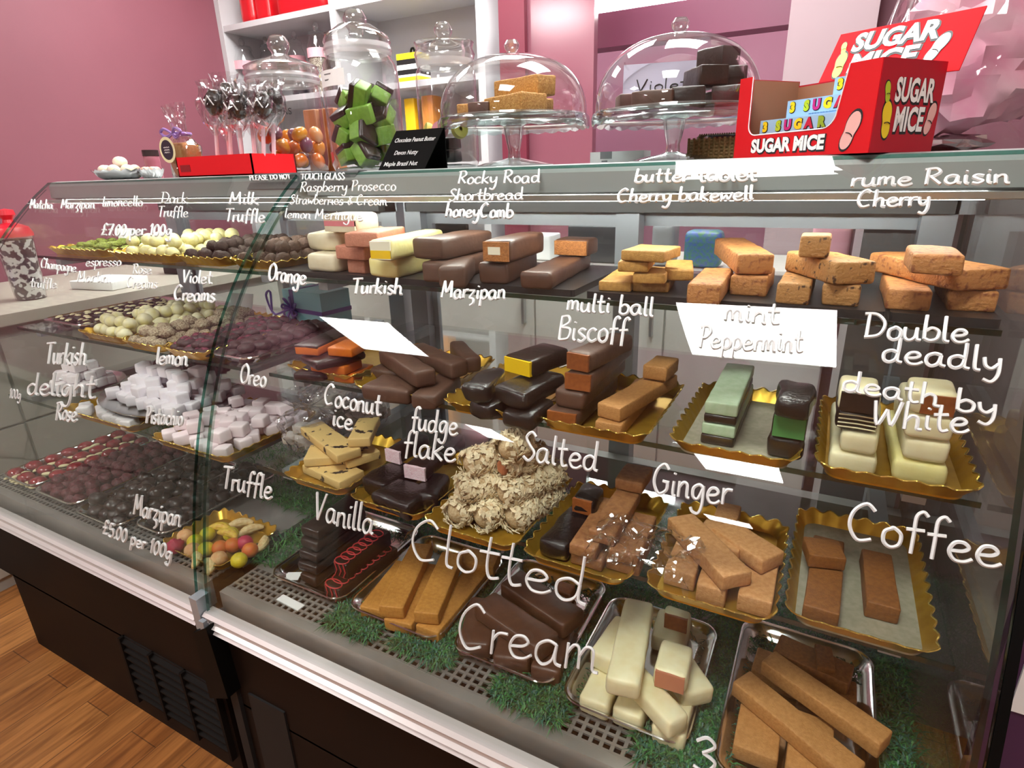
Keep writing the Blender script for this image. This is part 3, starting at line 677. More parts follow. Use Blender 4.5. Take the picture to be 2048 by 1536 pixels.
# ---- top shelf
TB = TOP+.011
slate_tray('black slate under the white, pink and lemon bars on the top shelf', -1.03, -.70, .845, 1.10, TOP+.0005)
slate_tray('black slate under the chocolate coated bars on the top shelf', -.69, -.345, .845, 1.10, TOP+.0005)
slate_tray('black slate under the caramel shortbread squares on the top shelf', -.325, -.145, .845, 1.06, TOP+.0005)
slate_tray('black slate under the cherry and rum raisin fudge on the top shelf', -.14, .07, .845, 1.08, TOP+.0005)
slate_tray('black slate under the tall fudge stack at the end of the top shelf', .075, .185, .845, 1.08, TOP+.0005)
h = .036
bar('lowest ivory bar of the white stack at the slate end', 'whitei', (612, 506), (664, 510), None, lv(TB, 1, h), h, L=.15)
bar('ivory bar in the middle of the white stack', 'whitei', (617, 463), (668, 467), None, lv(TB, 2, h), h, L=.15)
bar('ivory block with pink stripe topping the white stack', 'whitei', (657, 426), (697, 429), None, lv(TB, 3, h), h, L=.07, cut=[(whitec_i, 0, 1, 0, 1), (pinkcut, 0, 1, .34, .66)], cm=.003)
bar('bottom pink fudge bar beside the white stack', 'pinkf', (683, 521), (737, 519), None, lv(TB, 1, .0262), .0262, L=.14)
bar('middle pink fudge bar beside the white stack', 'pinkf', (673, 490), (722, 494), None, lv(TB, 2, .0262), .0262, L=.14)
bar('top pink fudge bar leaning by the lemon bars', 'pinkf', (699, 463), (742, 468), (800, 455), lv(TB, 3, .0262), .0262)
bar('lower plain lemon white bar under the cut one', 'whitey', (740, 513), (786, 519), None, lv(TB, 1, h), h, L=.16)
bar('upper lemon white bar cut to show yellow filling', 'whitey', (737, 479), (781, 480), (887, 458), lv(TB, 2, h), h, cut=[(creamcut, 0, 1, 0, 1), (yellowcut, 0, 1, .05, .5)], cm=.003)
bar('dark bar beneath the large plain bar by the lemon bars', 'milkl', (847, 521), (883, 527), None, lv(TB, 1, .036), .036, L=.15)
bar('large plain dark-topped bar beside the lemon bars', 'milkl', (833, 474), (870, 480), (977, 462), lv(TB, 2, .036), .036)
bar('wavy coated bar lying right of the large plain bar', 'milkl', (886, 524), (922, 543), (966, 492), lv(TB, 1, .036), .036)
bar('milk chocolate bar under the honeycomb one', 'milk', (957, 524), (1013, 527), (1074, 501), lv(TB, 1, .036), .036)
bar('milk chocolate bar cut to show honeycomb with cream centre', 'milk', (966, 479), (1017, 482), (1087, 464), lv(TB, 2, .036), .036, cut=[(honey, 0, 1, 0, 1), (creamcut, .2, .68, .34, .74)], cm=.003)
bar('long milk chocolate bar at the end of the coated row', 'milk', (1043, 541), (1098, 548), (1180, 507), lv(TB, 1, .0275), .0275)
bar('short orange-centred block on the long milk bar', 'milk', (1110, 477), (1173, 481), None, lv(TB, 2, .029), .03, L=.055, cut=honey, cm=.003)
hs = .0155
g = 'caramel shortbread squares'
bar('shortbread square at the bottom left of the pile', 'short', (1197, 562), (1262, 565), (1297, 535), lv(TB, 1, hs), hs)
bar('shortbread square at the bottom right of the pile', 'short', (1266, 563), (1338, 566), (1352, 545), lv(TB, 1, hs), hs)
bar('small shortbread finger in the second layer of the pile', 'short', (1265, 546), (1330, 548), (1342, 534), lv(TB, 2, hs), hs)
bar('shortbread square sticking out right of the pile', 'short', (1330, 535), (1388, 546), (1386, 524), lv(TB, 2.1, hs), hs)
bar('shortbread square below the top one of the pile', 'short', (1237, 521), (1296, 526), (1310, 510), lv(TB, 3, hs), hs)
bar('shortbread square topping the pile', 'short', (1240, 500), (1330, 503), (1364, 491), lv(TB, 4, hs), hs)
hf = .0285
bar('cherry fudge bar lying at the left of its pair', 'cherry', (1377, 564), (1441, 572), (1466, 538), lv(TB, 1, hf), hf)
bar('short cherry fudge bar under the crossing one', 'cherry', (1462, 549), (1536, 556), None, lv(TB, 1, hf), hf, L=.1)
bar('cherry fudge bar crossing over two others', 'cherry', (1476, 509), (1550, 508), (1490, 475), lv(TB, 2, hf), hf)
bar('rum raisin fudge bar lying at the left of its pair', 'rum', (1557, 562), (1622, 572), (1634, 541), lv(TB, 1, hf), hf)
bar('rum raisin fudge bar lying by the tall fudge stack', 'rum', (1648, 566), (1724, 573), None, lv(TB, 1, hf), hf, L=.12)
bar('rum raisin fudge bar crossing over two others', 'rum', (1680, 527), (1748, 520), (1640, 497), lv(TB, 2, hf), hf)
bar('small rum raisin block on the crossing bar', 'rum', (1600, 471), (1663, 472), None, lv(TB, 3, .0285), .0285, L=.045)
bar('plain face fudge bar at the bottom left of the end stack', 'cherry', (1777, 578), (1867, 582), None, lv(TB, 1, .026), .026, L=.14)
bar('plain face fudge bar at the bottom right of the end stack', 'cherry', (1905, 581), (2000, 582), None, lv(TB, 1, .026), .026, L=.14)
bar('long pitted fudge bar laid across the end stack', 'cherry', (1932, 541), (2021, 534), (1745, 505), lv(TB, 2, .026), .026, side='l')
bar('large pitted fudge block crowning the end stack', 'cherry', (1829, 510), (1930, 507), None, 1.1425, .0235, L=.085)

# ---- middle shelf
M2 = MID+.0035
gold_tray('gold scalloped tray of orange and dark chocolate bars', -.905, -.735, .745, .97, MID+.0005)
gold_tray('gold scalloped tray of crossed milk chocolate bars', -.71, -.545, .715, .95, MID+.0005)
gold_tray('gold scalloped tray of dark bars with one yellow-centred', -.52, -.358, .715, .95, MID+.0005)
gold_tray('gold scalloped tray holding the brown layered stack and tan fudge', -.352, -.185, .715, .95, MID+.0005)
gold_tray('gold scalloped tray of mint green layered bars', -.158, .0, .72, .97, MID+.0005, paleboard)
gold_tray('gold scalloped tray of dark and white chocolate stacks', .018, .182, .725, .98, MID+.0005)
ho = .0165
bar('dark topped orange bar at the top left of its tray', 'orange', (592, 690), (631, 697), (712, 660), lv(M2, 4, ho), ho, over=dark)
bar('short orange block on top right of its tray', 'orange', (657, 693), (699, 700), (735, 682), lv(M2, 4, ho), ho)
bar('flat dark orange bar in the middle of its tray', 'dark', (588, 712), (640, 724), (740, 700), lv(M2, 3, ho), ho)
bar('long orange bar lying across the front of its tray', 'orange', (660, 731), (752, 722), (592, 722), lv(M2, 2, ho), ho, side='l')
bar('orange block at the front corner of its tray', 'orange', (667, 746), (703, 752), (746, 729), lv(M2, 1, ho), ho)
bar('dark bar at the bottom of the orange tray', 'dark', (590, 741), (640, 753), (680, 725), lv(M2, 1, ho), ho)
hm = .03
bar('milk bar at the bottom front of the crossed milk tray', 'milkl', (728, 767), (808, 788), (850, 760), lv(M2, 1, .0265), .0265)
bar('milk bar at the bottom corner of the crossed milk tray', 'milkl', (824, 785), (868, 796), (920, 750), lv(M2, 1, .0265), .0265)
bar('milk bar at the bottom back of the crossed milk tray', 'milkl', (740, 735), (790, 745), (850, 715), lv(M2, 1, .0265), .0265)
bar('front milk bar crossing the top of its tray', 'milkl', (829, 745), (873, 736), (754, 697), lv(M2, 2, .0285), hm, side='l')
bar('second milk bar crossing the top of its tray', 'milkl', (899, 726), (941, 719), (810, 690), lv(M2, 2, .0285), hm, side='l')
bar('rearmost milk bar with rounded end on the crossed tray', 'milkl', (930, 716), (963, 712), (897, 682), lv(M2, 2, .0285), hm, side='l')
bar('dark wavy bar at the bottom left of the dark tray', 'darkw', (930, 800), (985, 812), (1060, 780), lv(M2, 1, .0285), .0285)
bar('dark wavy bar at the bottom front corner of the dark tray', 'darkw', (1006, 818), (1064, 832), (1112, 798), lv(M2, 1, .0285), .0285)
bar('dark wavy bar at the back left of the dark tray', 'darkw', (925, 768), (975, 776), (1010, 738), lv(M2, 2, .0285), .0285)
bar('dark wavy bar under the yellow-centred one', 'darkw', (985, 770), (1050, 787), (1135, 745), lv(M2, 2, .0285), .0285)
bar('dark chocolate bar cut to show bright yellow filling', 'dark', (1011, 707), (1059, 724), (1137, 696), lv(M2, 3, .0285), .0285, cut=yellowcut, cm=.003)
hb = .0275
bar('lowest caramel bar of the brown layered stack', 'milkl', (1092, 818), (1155, 828), None, lv(M2, 1, hb), hb, L=.19, cut=caramel, cm=.002)
bar('plain dark bar second in the brown layered stack', 'milkl', (1107, 779), (1168, 787), None, lv(M2, 2, hb), hb, L=.2)
bar('caramel faced bar third in the brown layered stack', 'milkl', (1128, 742), (1184, 750), None, lv(M2, 3, hb), hb, L=.2, cut=caramel, cm=.002)
bar('caramel faced bar topping the brown layered stack', 'milkl', (1128, 703), (1184, 708), (1271, 667), lv(M2, 4, hb), hb, cut=caramel, cm=.002)
bar('lower long tan fudge bar beside the brown stack', 'fudge', (1190, 840), (1242, 852), None, lv(M2, 1, .0215), .0215, L=.2)
bar('upper long tan fudge bar beside the brown stack', 'fudge', (1192, 806), (1242, 816), (1358, 748), lv(M2, 2, .0215), .0215)
bar('small tan fudge block on the long tan bars', 'fudge', (1288, 728), (1332, 738), (1357, 717), lv(M2, 3, .0225), .0225)
bar('lower mint bar on a dark base', 'mint', (1405, 842), (1470, 858), None, lv(M2, 1, .0305), .0305, L=.19, under=(dark, .45))
bar('upper pale mint bar on a dark base', 'mint', (1411, 800), (1476, 812), (1509, 731), lv(M2, 2, .0305), .0305, under=(dark, .4))
bar('dark bar at the bottom of the green filled stack', 'dark', (1536, 872), (1609, 880), None, lv(M2, 1, .03), .03, L=.16)
bar('dark bar cut to show green mint filling', 'dark', (1546, 830), (1617, 836), None, lv(M2, 2, .03), .03, L=.14, cut=mintdk, cm=.0015)
bar('rough dark block on top of the green filled bar', 'darkw', (1550, 793), (1628, 800), None, lv(M2, 3, .03), .03, L=.07)
hd = .0257
bar('lowest white bar of the striped dark and white stack', 'white', (1660, 906), (1756, 915), None, lv(M2, 1, hd), hd, L=.19)
bar('second white bar of the striped dark and white stack', 'white', (1682, 868), (1760, 872), (1764, 800), lv(M2, 2, hd), hd)
tt, ww, LL = bar('white striped dark bar third in the striped stack', 'dark', (1676, 822), (1760, 826), None, lv(M2, 3, hd), hd, L=.1)
mb = MB()
for k in range(4): mb.tube([(-ww*.46, -.0012, hd*(.2+.2*k)), (0, -.0016, hd*(.23+.2*k)), (ww*.46, -.0012, hd*(.19+.2*k))], .0009, 5)
mb.obj('white_stripes', whitec, tt)
bar('white edged dark block topping the striped stack', 'white', (1680, 784), (1764, 787), None, lv(M2, 4, hd), hd, L=.07, cut=dark, cm=.002)
bar('lowest creamy bar of the lumpy white stack', 'whitey', (1790, 925), (1900, 932), None, lv(M2, 1, .0277), .0277, L=.18)
bar('second creamy bar of the lumpy white stack', 'white', (1812, 880), (1904, 884), None, lv(M2, 2, .0277), .0277, L=.16)
bar('third creamy bar of the lumpy white stack', 'white', (1818, 835), (1912, 838), None, lv(M2, 3, .0277), .0277, L=.13)
bar('lumpy white block cut to show caramel topping its stack', 'white', (1826, 785), (1921, 788), None, lv(M2, 4, .0277), .0277, L=.06, cut=[(caramel, .2, 1, 0, 1)], cm=.003)

# ---- lower shelf
L2 = LOW+.0035
gold_tray('gold scalloped tray of cookie speckled fudge', -.845, -.695, .648, .86, LOW+.0005)
gold_tray('gold scalloped tray of dark coated coconut ice', -.675, -.525, .640, .86, LOW+.0005)
gold_tray('gold scalloped tray of almond rolled logs', -.515, -.35, .632, .87, LOW+.0005)
gold_tray('gold scalloped tray of dark and salted fudge bars', -.337, -.178, .630, .86, LOW+.0005)
gold_tray('gold scalloped tray heaped with ginger fudge', -.158, .0, .636, .87, LOW+.0005)
gold_tray('gold rimmed silver board with two coffee fudge bars', .01, .168, .662, .93, LOW+.0005, paleboard)
hc = .018
bar('cookie fudge bar along the front of its tray', 'cookie', (668, 960), (740, 945), (593, 925), lv(L2, 1, hc), hc, side='l')
bar('cookie fudge bar at the bottom back of its tray', 'cookie', (612, 918), (650, 930), (735, 895), lv(L2, 1, hc), hc)
bar('cookie fudge bar at the left side of its tray', 'cookie', (612, 905), (690, 925), (700, 895), lv(L2, 2, hc), hc)
bar('cookie fudge bar at the right of its tray', 'cookie', (690, 918), (765, 905), (735, 880), lv(L2, 2, hc), hc)
bar('long cookie fudge bar lying across the top of its tray', 'cookie', (678, 915), (717, 892), (603, 857), lv(L2, 3, hc), hc, side='l')
bar('short cookie fudge block crowning its tray', 'cookie', (697, 872), (737, 882), (757, 838), lv(L2, 4, hc), hc)
bar('dark coated coconut bar at the bottom front of its tray', 'darkw', (740, 985), (815, 1012), (870, 975), lv(L2, 1, .033), .033)
bar('dark coated coconut bar at the bottom left of its tray', 'darkw', (715, 955), (770, 968), (840, 930), lv(L2, 1, .033), .033)
bar('dark coated coconut bar at the bottom right of its tray', 'darkw', (820, 985), (870, 995), (900, 950), lv(L2, 1, .033), .033)
bar('front dark bar cut to show pink coconut ice', 'dark', (808, 927), (849, 938), (895, 900), lv(L2, 2, .0295), .026, cut=pinkwhite, cm=.001)
bar('rear dark bar cut to show pink coconut ice', 'dark', (769, 896), (800, 904), (860, 868), lv(L2, 2, .0295), .026, cut=pinkwhite, cm=.001)
bar('dark coated coconut bar lying behind the cut ones', 'darkw', (850, 900), (890, 912), (930, 870), lv(L2, 2, .0295), .026)
# almond rolled logs
fl_me = []
def nut_log(label, A, Bk, zc, r, cut=False):
    a, b = P(*A, zc), P(*Bk, zc); d = b-a; L = d.length; t = thing('almond_log', label, 'confectionery bar', a, math.atan2(-d.x, d.y), 'almond rolled logs')
    SEED[0] += 1; mb = MB(); prof = [(.0, .3), (.006, .72), (.014, .93)] + [(L*k/9, 1) for k in range(1, 9)] + [(L-.012, .93), (L-.004, .7), (L, .25)]; n = 16; vs = []
    for yy, k in prof:
        for q in range(n):
            an = 2*math.pi*q/n; rr = r*k*(1+.12*noise.noise(Vector((math.cos(an)*2, yy*40, math.sin(an)*2+SEED[0])))); vs.append((rr*math.cos(an), yy, rr*math.sin(an)))
    fs = [(i*n+q, i*n+(q+1) % n, (i+1)*n+(q+1) % n, (i+1)*n+q) for i in range(len(prof)-1) for q in range(n)] + [tuple(range(n)), tuple((len(prof)-1)*n+q for q in range(n))]
    mb.add(vs, fs); mb.obj('body', nutbody, t, smooth=True, sharp=70)
    rnd = random.Random(SEED[0]); mb = MB()
    for k in range(int(620*L/.12)):
        yy = rnd.uniform(-.002, L); an = rnd.uniform(0, 2*math.pi); rr = r*(1.02+.05*rnd.random())*(1 if .012 < yy < L-.012 else .86)
        c = Vector((rr*math.cos(an), yy, rr*math.sin(an))); nr = Vector((math.cos(an), rnd.uniform(-.5, .5)-(1.2 if yy < .01 else 0), math.sin(an))).normalized()
        u = nr.orthogonal().normalized(); u = Matrix.Rotation(rnd.uniform(0, 6.3), 3, nr) @ u; w = nr.cross(u); s1, s2 = rnd.uniform(.0045, .008), rnd.uniform(.0026, .0045); up = nr*rnd.uniform(-.0015, .003)
        mb.add([c-u*s1-up, c-w*s2, c+u*s1+up, c+w*s2, c-u*s1-up+nr*.0012, c-w*s2+nr*.0012, c+u*s1+up+nr*.0012, c+w*s2+nr*.0012], [(4, 5, 6, 7), (0, 1, 5, 4), (1, 2, 6, 5), (2, 3, 7, 6), (3, 0, 4, 7)])
    f = mb.obj('almond_flakes', flake, t); f['kind'] = 'stuff'
    if cut:
        mb = MB(); mb.ball((0, .002, 0), r*.62, .006, r*.62, 14, 8); mb.obj('cut_face', mat('praline centre', '#b9714a', .6, bump=.3), t, smooth=True)
ra = .0225
nut_log('almond log at the front left of the pile', (905, 1032), (985, 975), L2+ra, ra)
nut_log('almond log in the middle of the front row', (957, 1041), (1040, 985), L2+ra, ra)
nut_log('almond log at the front right corner of the pile', (1021, 1040), (1112, 975), L2+ra+.0015, ra+.0015)
nut_log('long almond log of the second layer, left', (913, 977), (1070, 955), L2+ra*2.75, ra)
nut_log('almond log of the second layer, right', (1000, 990), (1120, 940), L2+ra*2.75, ra)
nut_log('almond log in the third layer on the left', (930, 930), (1010, 905), L2+ra*4.5, ra*.95)
nut_log('cut almond log showing its praline centre', (1003, 936), (1085, 905), L2+ra*4.5, ra*.9, True)
nut_log('short almond log topping the pile', (1005, 902), (1050, 880), L2+ra*6.1, ra)
# salted / dark tray
bar('dark shiny bar at the front left of the salted fudge tray', 'darkw', (1074, 1078), (1134, 1094), (1196, 1018), lv(L2, 1, .03), .03)
bar('dark bar cut to show caramel behind the shiny dark bar', 'darkw', (1139, 992), (1190, 1000), (1215, 970), lv(L2, 2, .03), .03, cut=caramel, cm=.004)
bar('salted fudge bar at the bottom left of its pile', 'salted', (1138, 1108), (1206, 1120), (1255, 1045), lv(L2, 1, .019), .019)
bar('salted fudge bar at the bottom right of its pile', 'salted', (1210, 1116), (1280, 1132), (1310, 1060), lv(L2, 1, .019), .019)
bar('salted fudge bar in the second layer, left', 'salted', (1136, 1088), (1192, 1098), (1250, 1000), lv(L2, 2, .019), .019)
bar('salted fudge bar in the second layer, right', 'salted', (1215, 1098), (1277, 1110), (1315, 1030), lv(L2, 2, .019), .019)
bar('long salted fudge bar on top of its pile', 'salted', (1175, 1060), (1230, 1070), (1284, 980), lv(L2, 3, .019), .019)
bar('salted fudge block standing highest on its pile', 'salted', (1229, 957), (1286, 968), None, lv(L2, 4, .019), .019, L=.06)
# ginger
bar('ginger fudge bar at the bottom left front', 'ginger', (1328, 1134), (1390, 1152), (1420, 1070), lv(L2, 1, .027), .027)
bar('ginger fudge bar at the bottom middle front', 'ginger', (1393, 1168), (1452, 1182), (1475, 1090), lv(L2, 1, .027), .027)
bar('ginger fudge bar at the bottom right front', 'ginger', (1474, 1190), (1546, 1203), (1562, 1105), lv(L2, 1, .027), .027)
bar('ginger fudge bar across the second layer at the back', 'ginger', (1440, 1090), (1540, 1075), (1350, 1060), lv(L2, 1.9, .024), .018, side='l')
bar('large ginger fudge bar slanting across the top', 'ginger', (1450, 1158), (1502, 1138), (1384, 1022), lv(L2, 2, .024)+.0015, .022)
bar('second ginger fudge bar slanting at the right', 'ginger', (1522, 1120), (1574, 1104), (1470, 1040), lv(L2, 2, .024)+.0015, .022)
bar('small ginger fudge block at the back of its tray', 'ginger', (1424, 1038), (1475, 1040), None, lv(L2, 2, .0245), .022, L=.05)
# coffee
bar('long coffee fudge bar with a block on it', 'coffee', (1607, 1212), (1681, 1226), (1690, 1080), lv(L2, 1, .0235), .0235)
bar('coffee fudge block resting on the long coffee bar', 'coffee', (1621, 1112), (1694, 1115), (1677, 1077), lv(L2, 2, .022), .02)
bar('lone coffee fudge bar on the silver board', 'coffee', (1734, 1203), (1803, 1219), (1784, 1108), lv(L2, 1, .0235), .0235)

# ---- deck
D2 = DECK+.0045
steel_tray('steel tray holding the dark bar stack and raspberry drizzled bars', -.885, -.70, .61, .865, DECK)
steel_tray('steel tray of golden clotted cream fudge', -.685, -.488, .61, .855, DECK)
steel_tray('steel tray heaped with thick milk chocolate bars', -.462, -.28, .61, .87, DECK)
steel_tray('steel tray heaped with white chocolate bars', -.262, -.08, .60, .845, DECK)
steel_tray('steel tray of long tan fudge bars at the case end', -.045, .142, .59, .89, DECK)
h5 = .0212
NM = ['lowest', 'second', 'middle', 'fourth', 'topmost']
for k in range(5):
    y = 1146-k*23.5
    bar(NM[k]+' dark bar of the stack of five', 'dark', (590+2*k if k else 596, y), (629+1.5*k, y+13), None, lv(D2, k+1, h5), h5, L=.15-.01*(k % 2))
def drizzle(t, w, L, h):
    mb = MB()
    for k in range(int(L/.016)):
        y = .008+k*.016; mb.tube([Vector((math.cos(a)*w*.42, y+math.sin(a)*.011, h+.001)) for a in np.linspace(0, 2*math.pi, 14, endpoint=False)], .0013, 5, closed=True)
    for x in (-.3, 0, .3): mb.tube([(x*w, -.001, h), (x*w+.004, -.0015, h*.5), (x*w-.003, -.001, .004)], .0013, 5)
    mb.obj('raspberry_drizzle', redcut, t)
drizzle(*bar('lower chocolate bar with red drizzle at its front', 'drizzle', (640, 1168), (682, 1178), (800, 1092), lv(D2, 1, .033), .033), .033)
drizzle(*bar('upper chocolate bar with red looped drizzle', 'drizzle', (662, 1122), (694, 1130), (783, 1060), lv(D2, 2, .033), .033), .033)
hj = .024
bar('clotted cream bar at the bottom left of its tray', 'clotted', (720, 1210), (770, 1226), (840, 1130), lv(D2, 1, hj), hj)
bar('clotted cream bar at the bottom middle of its tray', 'clotted', (768, 1236), (822, 1252), (900, 1135), lv(D2, 1, hj), hj)
bar('clotted cream bar at the bottom right of its tray', 'clotted', (828, 1252), (878, 1264), (978, 1142), lv(D2, 1, hj), hj)
bar('clotted cream bar lying across the back of its tray', 'clotted', (912, 1118), (985, 1138), (1000, 1108), lv(D2, 1.5, hj), hj)
bar('left clotted cream bar on the top of its tray', 'clotted', (758, 1208), (804, 1220), (864, 1090), lv(D2, 2, hj), hj)
bar('right clotted cream bar on the top of its tray', 'clotted', (828, 1220), (875, 1232), (926, 1108), lv(D2, 2, hj), hj)
hk = .031
bar('milk bar at the bottom left front of the thick pile', 'milk', (915, 1278), (978, 1298), (1000, 1200), lv(D2, 1, hk), hk)
bar('milk bar at the bottom middle front of the thick pile', 'milk', (985, 1305), (1055, 1328), (1075, 1240), lv(D2, 1, hk), hk)
bar('milk bar at the bottom right front of the thick pile', 'milk', (1060, 1330), (1118, 1348), (1150, 1240), lv(D2, 1, hk), hk)
bar('front milk bar slanting on top of the thick pile', 'milk', (1070, 1295), (1128, 1268), (995, 1182), lv(D2, 2, hk), hk)
bar('rear milk bar slanting on top of the thick pile', 'milk', (1123, 1250), (1174, 1220), (1045, 1138), lv(D2, 2, hk)+.004, hk)
bar('small caramel block at the back of the milk tray', 'caramel', (1105, 1180), (1140, 1188), None, lv(D2, 1, .028), .028, L=.03)
hw = .0315
bar('white bar at the bottom left front of its tray', 'white', (1156, 1392), (1216, 1414), (1262, 1310), lv(D2, 1, hw), hw)
bar('white bar with a nick at the bottom middle front', 'white', (1222, 1418), (1285, 1436), (1320, 1350), lv(D2, 1, hw), hw)
bar('white bar at the bottom right front corner of its tray', 'white', (1302, 1456), (1372, 1472), (1392, 1390), lv(D2, 1, hw), hw)
bar('white bar poking out left below the long top one', 'white', (1178, 1300), (1240, 1330), (1290, 1250), lv(D2, 2, hw), hw)
bar('white bar poking out at the right side of the pile', 'white', (1368, 1392), (1430, 1372), (1380, 1300), lv(D2, 2, hw)-.01, hw)
bar('white bar slanting down to the front right corner', 'white', (1337, 1448), (1382, 1430), (1240, 1340), lv(D2, 2, hw), hw, side='l')
bar('white bar lying at the back under the cut pieces', 'white', (1300, 1270), (1370, 1290), (1385, 1230), lv(D2, 1, hw), hw)
bar('long white bar lying highest on its tray', 'white', (1212, 1352), (1280, 1374), (1308, 1204), lv(D2, 3, hw), hw)
bar('small white block cut to show toffee at the back', 'white', (1327, 1222), (1379, 1240), (1385, 1222), lv(D2, 2, hw), hw, cut=caramel, cm=.003)
bar('short white bar cut to show pink-brown filling', 'white', (1306, 1338), (1375, 1354), (1389, 1290), lv(D2, 3, hw), hw, cut=mat('pink brown filling', '#b9765a', .6), cm=.003)
hu = .025
bar('tan fudge bar at the bottom front left of the end tray', 'fudge', (1466, 1490), (1556, 1520), (1565, 1430), lv(D2, 1, hu), hu)
bar('tan fudge bar at the bottom front right of the end tray', 'fudge', (1570, 1535), (1665, 1562), (1670, 1440), lv(D2, 1, hu), hu)
bar('tan fudge bar at the bottom back of the end tray', 'fudge', (1500, 1345), (1600, 1370), (1610, 1320), lv(D2, 1, hu), hu)
bar('brown fudge bar behind the two long tan ones', 'coffee', (1694, 1368), (1714, 1332), (1566, 1268), lv(D2, 2, .025), .025)
bar('short brown fudge chip on the brown fudge bar', 'coffee', (1636, 1337), (1671, 1336), (1663, 1289), lv(D2, 2, .025)+.009, .009)
bar('small brown fudge end beside the rear tan bar', 'coffee', (1680, 1402), (1714, 1398), None, lv(D2, 1, .03), .03, L=.04)
bar('front long tan fudge bar on top of the end tray', 'fudge', (1690, 1550), (1741, 1531), (1505, 1344), lv(D2, 2, hu), hu)
bar('rear long tan fudge bar on top of the end tray', 'fudge', (1757, 1488), (1791, 1464), (1553, 1302), lv(D2, 2.25, hu), hu)
#@@PART3
# ------------------------------------------------------------------ heaps of small chocolates (every piece an object of its own)
def copies(name, metas, spots, label, cat, group, parts=None):
    # metas: list of meshes; spots: (x, y, z, rz, scale, mesh index)
    for k, (x, y, z, rz, s, i) in enumerate(spots):
        o = link(name, metas[i % len(metas)], None, (x, y, z), rz); o.scale = (s, s, s); tag(o, label, cat, group)
def heap(seed, x0, x1, y0, y1, z, nx, ny, layers=1, jit=.25, rise=.018, cone=0.0, var=3, sc=(.9, 1.1)):
    rnd = random.Random(seed); out = []
    for l in range(layers):
        m = l*.5
        for i in range(nx-l):
            for j in range(ny-l):
                u = (i+.5+m)/nx; v = (j+.5+m)/ny
                if l and (rnd.random() < .25): continue
                x = x0+(x1-x0)*(u+rnd.uniform(-jit, jit)/nx); y = y0+(y1-y0)*(v+rnd.uniform(-jit, jit)/ny)
                dz = cone*math.sin(math.pi*min(max(u, 0), 1))*math.sin(math.pi*min(max(v, 0), 1))
                out.append((x, y, z+l*rise+dz, rnd.uniform(0, 6.28), rnd.uniform(*sc), rnd.randrange(var)))
    return out
def ball_mesh(name, r, m, flat=1.0, jag=0.1, freq=25, lon=1.0):
    ms = []
    for k in range(3):
        mb = MB(); mb.ball((0, 0, r*flat), r*lon, r, r*flat, 14, 9, 0, jag, k*5+len(name), freq); ms.append(mb.mesh(name, m, True, 80))
    return ms
def topped_mesh(name, r, h, m1, m2, lon=1.3):
    ms = []
    for k in range(3):
        mb = MB(); mb.ball((0, 0, h*.5), r*lon, r, h*.62, 14, 8, 0, .08, k, 30)
        mb.ball((r*.1*(k-1), 0, h*.95), r*.55*lon, r*.5, h*.28, 10, 6, 1, .25, k+9, 40); ms.append(mb.mesh(name, [m1, m2], True, 80))
    return ms
def cube_mesh(name, s, m, amp=.0015):
    ms = []
    for k in range(3):
        mb = MB(); rbox(mb, s, s*1.05, s*.8, s*.14, amp, 60, k+3); mb.v = [(x, y-s/2, z) for x, y, z in mb.v]; ms.append(mb.mesh(name, m, True, 60))
    return ms
dusty = mat('sugar dusted sweet', '#f6f3f4', .85, col2='#ece6ea', nscale=40)
dusty_p = mat('dusted pink sweet', '#f3e2e6', .85)
lemonw = mat('pale lemon shell', '#e9e2ad', .45, col2='#ded694', nscale=40)
darkt = mat('cocoa dusted truffle', '#3a261d', .75, col2='#2a1b14', nscale=60, bump=.5, bscale=90)
milkt = mat('milk truffle flakes', '#5a4130', .7, col2='#443024', nscale=70, bump=.6, bscale=110)
greenp = mat('green pistachio crumb', '#8d9a35', .7, col2='#5f6f22', nscale=70, bump=.6, bscale=110)
coco = mat('toasted coconut', '#cfc2a4', .75, col2='#7e6550', nscale=70, bump=.5, bscale=120)
rosep = mat('crystallised rose petal', '#8e3a55', .6, col2='#4a2029', nscale=60, bump=.5)
viol = mat('violet cream shell', '#4b3336', .45, col2='#3a2629', nscale=30, bump=.2)
cherry = mat('glace cherry red', '#9b1f2f', .16, coat=.4, col2='#7f1626', nscale=30)
darkred = mat('dark red crumb sweet', '#6a2632', .5, col2='#4a1a22', nscale=50, bump=.5, bscale=90)
almond = mat('blanched almond', '#e8dcae', .5)

TL = 1.0605
gold_tray('gold tray of green crumbed truffles at the far left end', -1.93, -1.66, .86, 1.14, TL)
copies('pistachio_truffle', ball_mesh('pistachio_truffle', .0135, greenp, .6, .3), heap(1, -1.92, -1.68, .875, 1.13, TL+.004, 8, 7, 2, rise=.011), 'green crumb coated truffle on the far left top shelf', 'truffle', 'green crumbed truffles')
gold_tray('gold tray of pale lemon truffles on the left top shelf', -1.62, -1.36, .85, 1.12, TL)
copies('lemon_truffle', ball_mesh('lemon_truffle', .0165, lemonw, .95, .04), heap(2, -1.60, -1.38, .868, 1.1, TL+.004, 6, 6, 2, rise=.024), 'pale lemon ball truffle on the left top shelf', 'truffle', 'pale lemon truffles on the top shelf')
gold_tray('gold tray of dark truffles on the left top shelf', -1.345, -1.175, .85, 1.12, TL)
copies('dark_truffle', ball_mesh('dark_truffle', .015, darkt, .95, .25), heap(3, -1.34, -1.185, .868, 1.1, TL+.004, 5, 7, 2, rise=.02), 'dark cocoa truffle on the left top shelf', 'truffle', 'dark truffles on the top shelf')
gold_tray('gold tray of milk truffles beside the glass joint', -1.16, -1.0, .85, 1.12, TL)
